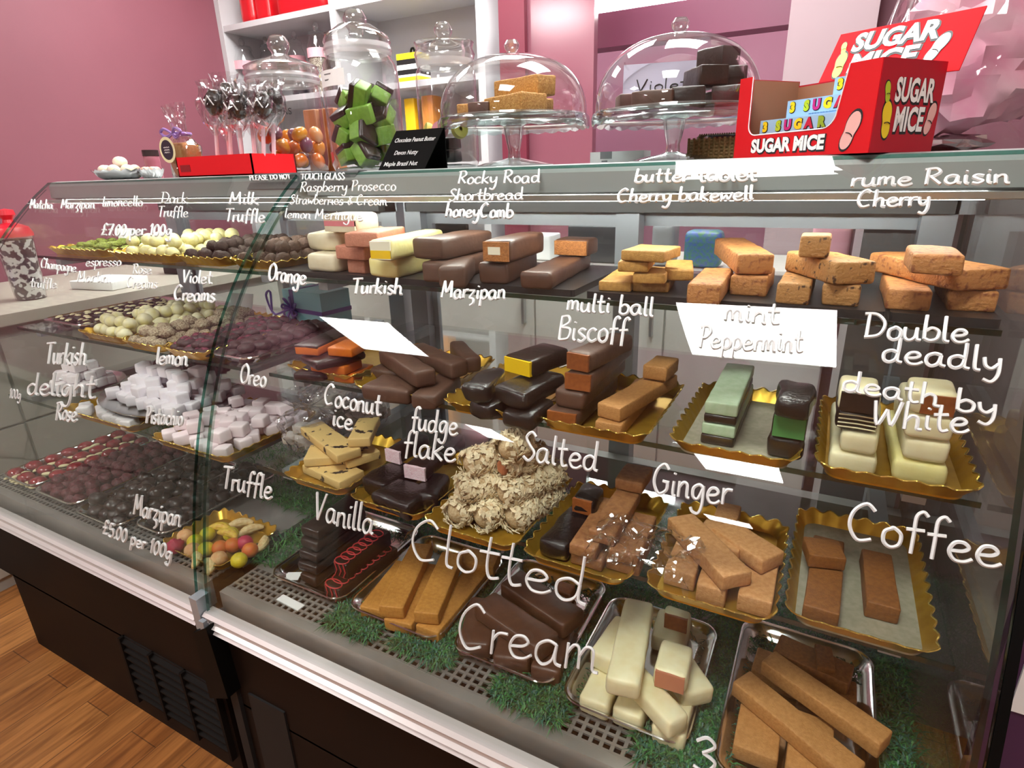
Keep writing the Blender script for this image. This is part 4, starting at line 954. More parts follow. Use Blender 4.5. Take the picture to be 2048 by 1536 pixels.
copies('milk_truffle', ball_mesh('milk_truffle', .016, milkt, .95, .3), heap(4, -1.15, -1.01, .868, 1.1, TL+.004, 4, 6, 2, rise=.022), 'brown flaky milk truffle beside the glass joint on top', 'truffle', 'milk truffles on the top shelf')
mb = MB(); mb.box(-.035, .035, -.008, .008, 0, .035); tag(mb.obj('price_card', paper, loc=(-1.86, 1.05, TL+.02)), 'small white price card behind the green truffles', 'card')
# middle shelf
steel_tray('steel tray of black and white chocolates on the left middle shelf', -1.86, -1.66, .77, 1.1, MID+.0005)
copies('topped_chocolate', topped_mesh('topped_chocolate', .0145, .018, dark_sh, whitec), heap(5, -1.85, -1.67, .785, 1.09, MID+.004, 6, 9, 1), 'shiny dark chocolate with a white top on the middle shelf', 'chocolate', 'dark chocolates with white tops')
gold_tray('gold tray of pale yellow truffles on the left middle shelf', -1.63, -1.44, .74, 1.06, MID+.0005)
copies('lemon_truffle', ball_mesh('lemon_truffle', .0165, mat('cream shell', '#ece7c4', .45, col2='#e2d993', nscale=14), .9, .06), heap(6, -1.62, -1.45, .758, 1.05, MID+.004, 5, 8, 2, rise=.022), 'cream coloured ball truffle on the left middle shelf', 'truffle', 'cream truffles on the middle shelf')
gold_tray('gold tray of toasted coconut chocolates on the left middle shelf', -1.425, -1.285, .73, 1.06, MID+.0005)
copies('coconut_chocolate', ball_mesh('coconut_chocolate', .0165, coco, .75, .3), heap(7, -1.42, -1.295, .745, 1.04, MID+.004, 4, 9, 2, rise=.018), 'coconut covered chocolate on the left middle shelf', 'chocolate', 'coconut chocolates')
gold_tray('gold tray of rose petal creams on the left middle shelf', -1.275, -1.14, .73, 1.06, MID+.0005)
copies('rose_cream', topped_mesh('rose_cream', .0145, .017, viol, rosep), heap(8, -1.27, -1.15, .745, 1.04, MID+.004, 5, 10, 2, rise=.013), 'dark chocolate topped with a red rose petal', 'chocolate', 'rose petal creams')
steel_tray('silver tray of violet creams by the glass joint', -1.125, -1.0, .74, 1.02, MID+.0005)
copies('violet_cream', ball_mesh('violet_cream', .0155, viol, .7, .12, 25, 1.25), heap(9, -1.115, -1.01, .75, 1.01, MID+.006, 4, 9, 2, rise=.016), 'purple brown violet cream chocolate by the glass joint', 'chocolate', 'violet creams')
mb = MB(); mb.hexa([(-.04, 0, 0), (.04, 0, 0), (.04, .0015, 0), (-.04, .0015, 0), (-.04, .02, .055), (.04, .02, .055), (.04, .0215, .055), (-.04, .0215, .055)]); mb.box(-.03, .03, .0015, .03, 0, .0015); tag(mb.obj('price_card', paper, loc=(-1.47, 1.09, MID+.001), rz=.15), 'blank white card propped behind the cream truffles', 'card')
# gift box at the back of the middle shelf
t = thing('gift_box', 'turquoise gift box tied with purple ribbon on the middle shelf', 'gift box', (-1.15, 1.08, MID+.001), -.12)
mb = MB(); mb.box(-.075, .075, -.045, .045, 0, .095); mb.obj('box', mat('turquoise card', '#a4e0ee', .4), t)
ribm = mat('purple satin ribbon', '#7a62b4', .35)
mb = MB(); mb.box(-.0765, .0765, -.0465, .0465, .04, .05); mb.box(-.045, -.031, -.0468, .0468, -.0, .0965)
for a in range(7):
    an = a*.9; mb.tube(spline([(-.038, -.05, .048), (-.038+.022*math.cos(an), -.06, .05+.022*math.sin(an)), (-.038+.03*math.cos(an+.5), -.056, .05+.03*math.sin(an+.5)), (-.038, -.05, .05)], 4), .0028, 5)
mb.tube(spline([(-.05, -.048, .05), (-.1, -.06, .03), (-.125, -.06, .075), (-.105, -.06, .088), (-.11, -.06, .04)], 6), .003, 5)
mb.obj('ribbon', ribm, t)
# low shelf
def plate(label, x, y, z, rx, ry, m, h=.014, lip=.01):
    mb = MB(); mb.lathe([(0, .001), (.75, .001), (.93, h*.5), (1.0, h), (1.0, h-.0015), (.93, h*.5-.002), (.75, -.001), (0, -.001)], 48); mb.v = [(vx*rx, vy*ry, vz+.001) for vx, vy, vz in mb.v]
    return tag(mb.obj('serving_plate', m, loc=(x, y, z), smooth=True, sharp=60), label, 'plate')
silver = mat('silver foil board', (.75, .75, .76, 1), .25, 1.0)
plate('silver plate of turkish delight at the far left of the low shelf', -1.80, .80, LOW+.001, .11, .10, silver)
TDn = 'white sugar dusted turkish delight cube '
copies('turkish_delight', cube_mesh('turkish_delight', .03, dusty), heap(11, -1.86, -1.73, .74, .86, LOW+.005, 4, 4, 3, rise=.024), TDn+'on the far left plate', 'turkish delight', 'turkish delight on the far left plate')
plate('large silver oval plate of turkish delight', -1.40, .80, LOW+.026, .205, .13, silver)
gold_tray('gold tray of turkish delight beneath the large plate', -1.62, -1.33, .655, .92, LOW+.0005)
copies('turkish_delight', cube_mesh('turkish_delight', .028, dusty), heap(12, -1.605, -1.5, .668, .76, LOW+.004, 3, 2, 1)+heap(14, -1.49, -1.36, .668, .70, LOW+.004, 5, 1, 1), TDn+'in the gold tray under the large plate', 'turkish delight', 'turkish delight in the gold tray')
copies('turkish_delight', cube_mesh('turkish_delight', .03, mat('dusted lilac sweet', '#f5f1f7', .85)), heap(13, -1.55, -1.25, .72, .90, LOW+.03, 9, 5, 4, rise=.02), TDn+'heaped on the large plate', 'turkish delight', 'turkish delight on the large plate')
copies('chocolate_cluster', ball_mesh('chocolate_cluster', .022, darkt, .8, .35), heap(15, -1.78, -1.52, .98, 1.12, LOW+.001, 6, 3, 2, rise=.022), 'dark chocolate cluster behind the turkish delight', 'chocolate', 'dark clusters at the back of the low shelf')
gold_tray('gold tray of dusted turkish delight by the glass joint', -1.245, -1.0, .645, .90, LOW+.0005)
copies('turkish_delight', cube_mesh('turkish_delight', .03, dusty_p), heap(16, -1.235, -1.02, .66, .88, LOW+.004, 6, 6, 2, rise=.024), TDn+'in the gold tray by the glass joint', 'turkish delight', 'turkish delight by the glass joint')
def cello_bag(label, loc, r, h, seed, rz=0, neck=True, cat='sweet bag', m=None, flat=.8, name='cellophane_bag'):
    t = thing(name, label, cat, loc, rz); mb = MB(); n = 44; rows = 22
    vs = []
    for j in range(rows+1):
        v = j/rows; rr = r*(.9+.12*math.sin(v*3.0)) if v < .55 else r*(.95-.75*((v-.55)/.2) if v < .75 else .2+.75*((v-.75)/.25))
        if not neck: rr = r*math.sqrt(max(.02, 1-(v**2.2)))*1.02
        for k in range(n):
            a = 2*math.pi*k/n; d = 1+.13*noise.noise(Vector((math.cos(a)*2.2, math.sin(a)*2.2, v*5+seed)))+.07*noise.noise(Vector((math.cos(a)*7, math.sin(a)*7, v*13+seed*2)))
            vs.append((rr*d*math.cos(a), rr*d*flat*math.sin(a), v*h*(1+.03*math.sin(5*a+seed))))
    mb.add(vs, [(j*n+k, j*n+(k+1) % n, (j+1)*n+(k+1) % n, (j+1)*n+k) for j in range(rows) for k in range(n)])
    mb.obj('film', m or cello, t, smooth=not neck, sharp=180); return t
for k, (x, y) in enumerate(((-.93, .80), (-1.02, .95), (-.90, .95))):
    cello_bag(['crumpled cellophane bag of pale sweets by the cookie fudge', 'cellophane bag of pale sweets behind the joint', 'cellophane bag of pale sweets at the back of the low shelf'][k], (x, y, LOW+.002), .062, .11, 7+k*3, k, neck=True)
    copies('wrapped_sweet', cube_mesh('wrapped_sweet', .026, mat('pale wrapped sweet', '#cfc9bd', .7)), heap(60+k, x-.04, x+.04, y-.035, y+.035, LOW+.005, 3, 3, 2, rise=.022), 'pale sweet cube inside a cellophane bag', 'sweet', 'sweets in the cellophane bags')
# deck, left case
steel_tray('steel tray of glazed cherries with almonds at the left end', -1.885, -1.725, .585, .90, DECK)
sp = []
for i in range(3):
    for j in range(7): sp.append((-1.865+.06*i+random.Random(i*7+j).uniform(-.003, .003), .61+.045*j, DECK+.005, .3*(i+j), 1.0, i+j))
copies('glazed_cherry', ball_mesh('glazed_cherry', .019, cherry, .7, .12, 30, 1.15), sp, 'glossy red glazed cherry in the almond tray', 'sweet', 'glazed cherries')
rnd = random.Random(5); sp = [(-1.84+.06*i+rnd.uniform(-.006, .006), .60+.0225*j, DECK+.006+rnd.uniform(0, .01), rnd.uniform(.6, 2.2), rnd.uniform(.85, 1.1), j) for i in range(2) for j in range(13)] + [(-1.87+.02*i, .595, DECK+.006, rnd.uniform(0, 3), 1, i) for i in range(7)]
copies('almond', ball_mesh('almond', .0065, almond, .6, .05, 20, 2.0), sp, 'white blanched almond between the glazed cherries', 'nut', 'blanched almonds')
steel_tray('steel tray of dark red crumbly sweets', -1.71, -1.525, .58, .90, DECK)
copies('berry_cluster', ball_mesh('berry_cluster', .016, darkred, .8, .4, 45), heap(22, -1.70, -1.535, .595, .89, DECK+.006, 6, 10, 2, rise=.014), 'dark red crumbly sweet beside the glazed cherries', 'sweet', 'dark red sweets')
steel_tray('steel tray of dark chocolate pieces', -1.505, -1.33, .57, .90, DECK)
copies('dark_chocolate_piece', ball_mesh('dark_chocolate_piece', .0175, dark, .75, .35, 40), heap(23, -1.495, -1.34, .585, .89, DECK+.006, 5, 9, 2, rise=.018), 'dark chocolate piece in the tray behind the marzipan note', 'chocolate', 'dark chocolate pieces')
steel_tray('steel tray of darker brown chocolates by the marzipan fruits', -1.315, -1.20, .60, .92, DECK)
copies('dark_chocolate_piece', ball_mesh('dark_chocolate_piece', .0175, mat('brown black chocolate', '#2a1d1a', .4), .8, .3, 35), heap(24, -1.305, -1.21, .615, .91, DECK+.006, 3, 9, 2, rise=.018), 'brown black chocolate next to the marzipan fruits', 'chocolate', 'brown black chocolates')
gold_tray('gold tray of marzipan fruits beside the glass joint', -1.185, -.99, .578, .735, DECK+.0005)
mz = DECK+.0045
def mzm(n, c, c2=None): return mat(n, c, .5, col2=c2, nscale=30, bump=.15, bscale=90)
my, mo, mp_, mr, mg = mzm('marzipan yellow', '#e0c51c', '#c9b52a'), mzm('marzipan orange', '#d9662a', '#d07a2e'), mzm('marzipan peach', '#e3b684', '#d79a62'), mzm('marzipan raspberry', '#b8304c'), mzm('marzipan banana', '#dfc24a', '#cf9a3c')
FR = [('marzipan_lemon', my, 415, 1068, 'yellow marzipan lemon at the back left of the tray'), ('marzipan_lemon', my, 390, 1083, 'yellow marzipan lemon beside the raspberry one'), ('marzipan_lemon', my, 412, 1098, 'bright yellow marzipan ball near the tray middle'), ('marzipan_lemon', my, 462, 1068, 'greenish yellow marzipan ball by the bananas'),
      ('marzipan_lemon', my, 478, 1120, 'yellow marzipan ball at the front of the tray'), ('marzipan_orange', mo, 440, 1095, 'orange marzipan fruit in the middle'), ('marzipan_orange', mo, 465, 1090, 'deep orange marzipan fruit behind the yellow ball'), ('marzipan_orange', mo, 500, 1100, 'red orange marzipan fruit at the right'),
      ('marzipan_peach', mp_, 438, 1117, 'pale peach marzipan ball at the front'), ('marzipan_peach', mp_, 385, 1100, 'cream marzipan pear at the left'), ('marzipan_raspberry', mr, 350, 1092, 'bumpy pink marzipan raspberry at the left tip'), ('marzipan_strawberry', mr, 490, 1085, 'pink marzipan strawberry at the right'),
      ('marzipan_peach', mp_, 370, 1072, 'peach marzipan ball at the back left')]
for nm, m_, px, py, lab in FR:
    p = P(px, py, mz+.016); mb = MB(); jg = .35 if 'rasp' in nm else .03
    mb.ball((0, 0, .0155), .0165, .0165, .0155, 16, 10, 0, jg, px, 60 if jg > .1 else 20); o = mb.obj(nm, m_, smooth=True, sharp=80, loc=(p.x, p.y, mz)); tag(o, lab, 'marzipan fruit', 'marzipan fruits')
for k, (px, py, a, lab) in enumerate(((440, 1060, .3, 'marzipan banana at the back of the tray'), (455, 1072, .1, 'yellow marzipan banana in front of the rear one'), (385, 1112, -.6, 'pale marzipan banana at the front left'), (412, 1125, -.5, 'cream marzipan banana at the front edge'),
                                      (500, 1055, 1.2, 'cream marzipan carrot at the back right'), (520, 1080, -1.0, 'long cream marzipan piece at the right edge'), (480, 1052, .9, 'pink white marzipan piece at the back'))):
    p = P(px, py, mz+.02); mb = MB(); mb.tube(spline([(-.028, 0, .010), (-.01, .006, .012), (.01, .006, .012), (.028, -.002, .010)], 5), [.003+.0075*math.sin(math.pi*min(1, max(0, i/15))) for i in range(16)], 10)
    o = mb.obj('marzipan_banana' if k < 4 else 'marzipan_carrot', mg if k < 2 else mzm('marzipan cream', '#e6cf9a', '#d3a872'), smooth=True, loc=(p.x, p.y, mz+(.012 if k in (0, 1, 6) else 0)), rz=a); tag(o, lab, 'marzipan fruit', 'marzipan fruits')
# artificial grass
def grass(name, label, regions, n, seed, cols, zmin=DECK):
    rnd = random.Random(seed); mb = MB(); tot = sum((b-a)*(d-c)*w for a, b, c, d, w in regions)
    for a, b, c, d, w in regions:
        for k in range(int(n*(b-a)*(d-c)*w/tot)):
            x, y = rnd.uniform(a, b), rnd.uniform(c, d); z = zmin+.0015; an = rnd.uniform(0, 6.28); L = rnd.uniform(.012, .034); hh = rnd.uniform(.002, .013); bw = rnd.uniform(.0006, .0013)
            ux, uy = math.cos(an), math.sin(an); px, py = -uy*bw, ux*bw; mx, my_ = x+ux*L*.5, y+uy*L*.5; ex, ey = x+ux*L, y+uy*L
            mb.add([(x-px, y-py, z), (x+px, y+py, z), (mx-px, my_-py, z+hh), (mx+px, my_+py, z+hh), (ex, ey, z+hh*.6)], [(0, 1, 3, 2), (2, 3, 4)], rnd.randrange(len(cols)))
    me = bpy.data.meshes.new(name); me.from_pydata(mb.v, [], mb.f)
    for m in cols: me.materials.append(m)
    me.polygons.foreach_set('material_index', mb.m); o = link(name, me); tag(o, label, 'grass', kind='stuff')
gm = [mat('dark plastic grass', '#235530', .5), mat('mid plastic grass', '#367a40', .5), mat('blue green plastic grass', '#256050', .5)]
grass('artificial_grass', 'dark green artificial grass strewn under and between the steel trays', [(-.92, .185, .84, 1.19, 1), (-.70, -.68, .60, .86, 3), (-.492, -.455, .59, .88, 4), (-.285, -.258, .60, .88, 4), (-.085, -.04, .565, .9, 5), (.14, .19, .6, 1.0, 2), (-.70, -.60, .575, .612, 5), (-.56, -.46, .585, .612, 4), (-.36, -.25, .572, .615, 5), (-.14, -.03, .575, .62, 4)], 32000, 3, gm)
grass('artificial_grass', 'brighter green artificial grass behind the marzipan fruits', [(-1.19, -.90, .82, 1.19, 2), (-1.93, -1.0, .9, 1.19, .6), (-.985, -.90, .64, .85, 1.5)], 9000, 4, [mat('bright plastic grass', '#3f7a2f', .5), mat('leaf plastic grass', '#2f6128', .5), gm[0]])
mb = MB(); mb.box(-.03, .03, -.008, .008, 0, .0025); tag(mb.obj('shelf_label', paper, loc=(-.80, .585, DECK+.001), rz=-.06), 'small white strip label lying on the perforated grille', 'label')
mb = MB(); mb.box(-.02, .02, -.012, .012, 0, .0015); tag(mb.obj('shelf_label', paper, loc=(-.855, .635, DECK+.0066), rz=.5), 'small white card in the tray by the dark bar stack', 'label')

# ------------------------------------------------------------------ things on top of the cases
ZT = 1.2515
def depth_at(p): v = RC @ (np.array(p)-EYE); return float(v[2])
def Wm(px, p): return px*depth_at(p)/FPX
def glass_jar(label, cx, Y, wpx, ytop, style, rimw=1.0):
    b = PY(cx, 338, Y); zt = PY(cx, ytop, Y).z; Ht = zt-ZT; r = Wm(wpx/2, (b.x, Y, 1.3))
    t = thing('sweet_jar', label, 'jar', (b.x, Y, ZT), 0, 'tall glass sweet jars'); n = 48
    if style == 0:   # straight body, wide ribbed collar
        body = [(0, .004), (r*.9, .004), (r*.97, .012), (r, .03), (r, Ht*.55), (r*.98, Ht*.62), (r*.93, Ht*.66)]; lid0 = Ht*.66
        lid = [(r*1.0, lid0), (r*1.04, lid0+.006), (r*1.0, lid0+.014), (r*1.05, lid0+.022), (r*1.0, lid0+.03), (r*1.02, Ht*.77), (r*.8, Ht*.80), (r*.35, Ht*.835), (r*.2, Ht*.86)]
    elif style == 1:  # bulged shoulder, domed lid
        body = [(0, .004), (r*.93, .004), (r*.99, .014), (r, .04), (r, Ht*.58), (r*.95, Ht*.66), (r*.82, Ht*.715), (r*.78, Ht*.73)]; lid0 = Ht*.725
        lid = [(r*.84, lid0), (r*.88, lid0+.006), (r*.83, lid0+.014), (r*.87, lid0+.022), (r*.8, lid0+.034), (r*.7, Ht*.85), (r*.45, Ht*.895), (r*.22, Ht*.91)]
    else:
        body = [(0, .004), (r*.93, .004), (r*.99, .014), (r, .04), (r, Ht*.62), (r*.97, Ht*.67), (r*.86, Ht*.71)]; lid0 = Ht*.71
        lid = [(r*.9, lid0), (r*1.0, lid0+.02), (r*.92, lid0+.032), (r*.98, lid0+.042), (r*.8, Ht*.845), (r*.3, Ht*.87), (r*.24, Ht*.885)]
    mb = MB(); mb.lathe(body, n); mb.obj('body', jar_m, t, smooth=True, sharp=60)
    mb = MB(); mb.lathe([(0, .001), (r*.9, .001), (r*.94, .006), (r*.6, .01), (0, .009)], n); mb.obj('thick_base', thick_m, t, smooth=True)
    mb = MB(); mb.lathe(lid, n); l = mb.obj('lid', thick_m if style != 1 else jar_m, t, smooth=True, sharp=60)
    kr = r*.3; kz = Ht-kr*1.0; mb = MB(); mb.lathe([(r*.18, kz-kr*1.15), (kr*.62, kz-kr*.75), (kr*.97, kz-kr*.2), (kr, kz+kr*.2), (kr*.7, kz+kr*.75), (0, kz+kr)], 28); mb.obj('knob', thick_m, l, smooth=True)
    mb = MB(); rs_ = {0: r*.99, 1: r*.84, 2: r*.92}[style]; mb.lathe([(rs_, lid0-.004), (rs_*1.03, lid0+.002), (rs_*1.03, lid0+.012), (rs_, lid0+.018)], n); mb.obj('seal_ring', glassmat('milky seal', (.95, .95, .95), .08, .2, 3.0, veil=.45), l, smooth=True)
    return t, r, Ht, b.x
t, r, Ht, jx = glass_jar('straight glass jar half full of orange fruit jellies', 592, 1.17, 136, 60, 0)
mb = MB(); a0 = -1.05; put_text(mb, 'URS', .02, lambda x, y: (1.004*r*math.cos(a0+x/r), 1.004*r*math.sin(a0+x/r), Ht*.42+y)); mb.obj('lettering', blackink, t)
cols = [mat('amber jelly', '#d98a22', .3, coat=.3), mat('orange jelly', '#cf6a1e', .3, coat=.3), mat('plum jelly', '#7b4257', .3, coat=.3), mat('peach jelly', '#dc9b62', .3, coat=.3)]
JN = ['amber', 'orange', 'plum coloured', 'peach coloured']; rnd = random.Random(8); me = [MB().ball((0, 0, 0), .016, .016, .020, 14, 10, 0, .06, k).mesh('fruit_jelly', cols[k], True, 80) for k in range(4)]
for k in range(30):
    lay = k//10; a = k*2.4; rr = (r-.024)*(1 if k % 3 else .35); kk = [0, 1, 0, 2, 3, 1, 0, 2, 1, 3][k % 10]
    o = link('fruit_jelly', me[kk], None, (jx+rr*math.cos(a), 1.17+rr*math.sin(a), ZT+.034+lay*.03+rnd.uniform(-.004, .004))); o.rotation_euler = (rnd.uniform(-1, 1), rnd.uniform(-1, 1), a); tag(o, JN[kk]+' fruit jelly in the straight glass jar', 'sweet', JN[kk]+' fruit jellies')
t, r, Ht, jx = glass_jar('tallest glass jar filled with green mint chocolate blocks', 740, 1.06, 146, 8, 1); rnd = random.Random(12)
mb = MB(); n = 10; L0 = -2.3
vs = [(1.004*r*math.cos(L0+.115*k), 1.004*r*math.sin(L0+.115*k), z) for z in (Ht*.52, Ht*.615) for k in range(n)]; mb.add(vs, [(k, k+1, n+k+1, n+k) for k in range(n-1)]); lb = mb.obj('paper_label', paper, t); lb['label'] = 'white paper label'
mb = MB()
for k in range(2): mb.tube([(1.008*r*math.cos(L0+.35+q/r), 1.008*r*math.sin(L0+.35+q/r), Ht*.59-.01*k+.0012*math.sin(q*1500+k)) for q in np.linspace(0, .022-.008*k, 24)], .0005, 4)
mb.obj('label_print', blackink, lb)
grn = mat('bright mint fudge', '#7da83f', .5, col2='#6f9a35', nscale=30, bump=.1); gme = []
for k in range(2):
    mb = MB(); rbox(mb, .036, .05, .026, .003, .001, 40, k, 0, 0); mb2 = MB(); rbox(mb2, .037, .051, .012, .003, .001, 40, k+5, .024, 1); mb.add(mb2.v, mb2.f, 1); mb.v = [(x, y-.025, z-.018) for x, y, z in mb.v]; gme.append(mb.mesh('mint_block', [grn, dark], True, 60))
for k in range(20):
    lay = k//5; a = k*1.32+lay; rr = (r-.038)*(1 if k % 5 else .1)
    o = link('mint_block', gme[k % 2], None, (jx+rr*math.cos(a), 1.06+rr*math.sin(a), ZT+.036+lay*.036)); o.rotation_euler = (rnd.uniform(-1.2, 1.2), rnd.uniform(-1.4, 1.4), a+rnd.uniform(-1, 1)); tag(o, 'green and dark mint block inside the tallest glass jar', 'sweet', 'mint blocks in the tall jar')
t, r, Ht, jx = glass_jar('round shouldered glass jar with liquorice at the bottom', 902, 1.16, 116, 38, 2); rnd = random.Random(13)
lq = mat('black liquorice', '#121214', .35); lme = cube_mesh('liquorice_piece', .03, lq)
for k in range(8):
    a = k*2.1; rr = (r-.03)*(1 if k % 3 else .2); o = link('liquorice_piece', lme[k % 3], None, (jx+rr*math.cos(a), 1.16+rr*math.sin(a), ZT+.014+.026*(k//4))); o.rotation_euler = (0, 0, a); tag(o, 'black liquorice piece at the bottom of the round shouldered jar', 'sweet', 'liquorice pieces')
for k, (c, nm) in enumerate((('#d9c75a', 'yellow'), ('#d58a96', 'pink'), ('#d9c75a', 'pale yellow'))):
    mb = MB(); mb.lathe([(.004, 0), (.017, 0), (.018, .006), (.017, .012), (.004, .012)], 20); a = 4.0+k*.9; o = mb.obj('coconut_sweet', mat('allsort '+nm, c, .6), smooth=True, loc=(jx+(r-.022)*math.cos(a), 1.16+(r-.022)*math.sin(a), ZT+.075)); o.rotation_euler = (1.3, 0, a+1.57); tag(o, nm+' coconut wheel on top of the liquorice', 'sweet', 'coconut wheels')
# black sign with flavours
A_, B_ = PY(760, 340, .955), PY(852, 336, .955); wS = (B_.x-A_.x); t = thing('flavour_sign', 'black tent sign listing three fudge flavours', 'sign', (A_.x, .95, ZT), 0)
hS = PY(868, 256, .98).z-ZT; tilt = .035; sk = .024
pl = lambda x, y, e=0: (x+sk*y/hS, tilt*y/hS-e, y)
mb = MB(); mb.add([pl(0, 0), pl(wS, 0), pl(wS, hS), pl(0, hS), pl(0, 0, -.002), pl(wS, 0, -.002), pl(wS, hS, -.002), pl(0, hS, -.002)], [(0, 1, 2, 3), (7, 6, 5, 4), (0, 4, 5, 1), (1, 5, 6, 2), (2, 6, 7, 3), (3, 7, 4, 0)]); mb.hexa([(0, .075, 0), (wS, .075, 0), (wS, .077, 0), (0, .077, 0), (sk, .038, hS), (wS+sk, .038, hS), (wS+sk, .04, hS), (sk, .04, hS)]); sg = mb.obj('board', black, t)
mb = MB()
for k, s in enumerate(('Chocolate Peanut Butter', 'Devon Nutty', 'Maple Brazil Nut')): put_text(mb, s, .0105, lambda x, y, k=k: pl(x+wS*(.08 if k != 1 else .2), y+hS*(.70, .38, .10)[k], .0006), .0002, fit=wS*(.86, .5, .72)[k])
mb.obj('lettering', ink, t)
# cake stands with domes
def scallop(i, a, r, z): return (r, z-(.004*abs(math.sin(a*14)) if i in (3, 4) else 0))
def cake_stand(cx, Y, ypl, rpx, dtop, ktop, lab, labd):
    p = PY(cx, ypl, Y); zp = p.z; R = Wm(rpx, (p.x, Y, zp)); t = thing('cake_stand', lab, 'cake stand', (p.x, Y, ZT), 0, 'glass cake stands')
    hp = zp-ZT; mb = MB(); mb.lathe([(0, hp), (R*.93, hp), (R*.985, hp+.002), (R, hp-.004), (R*.995, hp-.016), (R*.97, hp-.012), (R*.93, hp-.007), (0, hp-.009)], 112, wave=scallop); mb.obj('plate', glassmat('pressed glass', (.83, .92, .91), .16, .06, 1.6), t, smooth=True, sharp=60)
    mb = MB(); mb.lathe([(.014, .014), (.013, .02), (.012, .03), (.016, hp*.55), (.021, hp-.012), (.03, hp-.008)], 28); mb.obj('stem', thick_m, t, smooth=True)
    mb = MB(); mb.lathe([(0, .001), (R*.5, .0), (R*.52, .003), (R*.4, .008), (R*.2, .013), (.014, .017)], 48); mb.obj('foot', thick_m, t, smooth=True)
    hd = PY(cx, dtop, Y).z-zp; kd = PY(cx, ktop, Y).z-zp; rd = R*.955
    d = thing('glass_dome', labd, 'glass dome', (p.x, Y, zp+.001), 0, 'glass domes')
    mb = MB(); pr = [(rd, 0), (rd, .004)] + [(rd*math.cos(a)**.78 if a < 1.57 else 0, .01+(hd-.01)*math.sin(a)) for a in np.linspace(.05, math.pi/2, 18)]; mb.lathe(pr, 64); mb.obj('dome', dome_m, d, smooth=True, sharp=80)
    mb = MB(); kr = (kd-hd)*.5; mb.lathe([(kr*.75, hd-.002), (kr*.6, hd+kr*.3), (kr*1.02, hd+kr*.8), (kr*1.1, hd+kr*1.3), (kr*.75, hd+kr*1.85), (0, hd+kr*2)], 28); mb.obj('knob', thick_m, d, smooth=True)
    mb = MB(); mb.tube([(rd*math.cos(a), rd*math.sin(a), .003) for a in np.linspace(0, 2*math.pi, 64, endpoint=False)], .0022, 6, closed=True); mb.obj('rim', thick_m, d, smooth=True)
    return p.x, zp, R
def slab(name, label, m, x, y, z, L, w, h, rz, cat='confectionery bar', rx=0, amp=.0015, r=.003):
    SEED[0] += 1; mb = MB(); rbox(mb, w, L, h, r, amp, 45, SEED[0]); mb.v = [(a, b-L/2, c) for a, b, c in mb.v]; o = mb.obj(name, m, smooth=True, sharp=60, loc=(x, y, z), rz=rz); o.rotation_mode = 'ZXY'; o.rotation_euler = (rx, 0, rz); return tag(o, label, cat, {'flapjack': 'flapjacks under the left dome', 'chocolate_slab': 'chocolate slabs under the right dome'}.get(name))
sx, sz, sR = cake_stand(1027, 1.14, 240, 152, 111, 79, 'glass cake stand of flapjacks, left of the two', 'clear glass dome over the flapjacks')
sz += .0025
slab('flapjack', 'large flapjack slice at the front of the left stand', flap, sx+.035, 1.08, sz, .115, .062, .033, 1.15)
slab('flapjack', 'flapjack slice at the back of the left stand', flap, sx+.02, 1.17, sz, .10, .06, .033, .9)
slab('flapjack', 'flapjack slice lying highest under the left dome', flap, sx+.03, 1.13, sz+.034, .12, .05, .034, 1.25)
slab('flapjack', 'small flapjack piece at the left of the stand', flap, sx-.085, 1.11, sz, .05, .04, .028, .4)
slab('flapjack', 'flapjack piece behind the dark chocolate one', flap, sx-.05, 1.16, sz, .05, .05, .036, .3)
slab('chocolate_square', 'dark chocolate square among the flapjacks', milk_lt, sx-.035, 1.075, sz, .03, .045, .027, .1)
sx, sz, sR = cake_stand(1350, 1.185, 226, 166, 73, 36, 'glass cake stand of chocolate slabs, nearer the sugar mice', 'clear glass dome over the chocolate slabs')
sz += .0025
for k, (dx, dy, dz, L, w, rz) in enumerate(((.03, -.03, 0, .09, .055, .2), (.09, .0, 0, .08, .05, .1), (.05, .06, 0, .09, .05, 1.2), (.05, -.005, .034, .08, .05, .6), (.088, .03, .034, .07, .05, .2), (.065, .02, .066, .06, .045, 1.0))):
    slab('chocolate_slab', ['dark slab at the front right under the right dome', 'dark slab at the right edge under the dome', 'dark slab at the back under the right dome', 'dark slab in the second layer under the dome', 'dark slab stacked at the right under the dome', 'dark slab topping the stack under the right dome'][k], dark, sx+dx, 1.185+dy, sz+dz, L, w, .032, rz)
slab('chocolate_slab', 'brown slab at the front left under the right dome', milk_lt, sx-.02, 1.11, sz, .045, .07, .028, .1)
slab('chocolate_slab', 'brown slab at the far left under the right dome', milk_lt, sx-.07, 1.15, sz, .05, .055, .03, .5)
t = thing('flavour_card', 'pale handwritten flavour card inside the right dome', 'card', (sx-.045, 1.255, sz), .25)
mb = MB(); mb.hexa([(-.075, 0, .03), (.075, 0, .03), (.075, .001, .03), (-.075, .001, .03), (-.075, .012, .095), (.075, .012, .095), (.075, .013, .095), (-.075, .013, .095)]); mb.box(-.05, .05, -.008, .008, 0, .03); mb.obj('card', mat('lilac card', '#cfcbe2', .6), t)
def cplace(u, v): z = .045+.022*v; return (-.05+u*.1, (z-.03)/.065*.012-.0012, z)
hand_mesh('Violet', cplace, .0012).obj('handwriting', blackink, t)

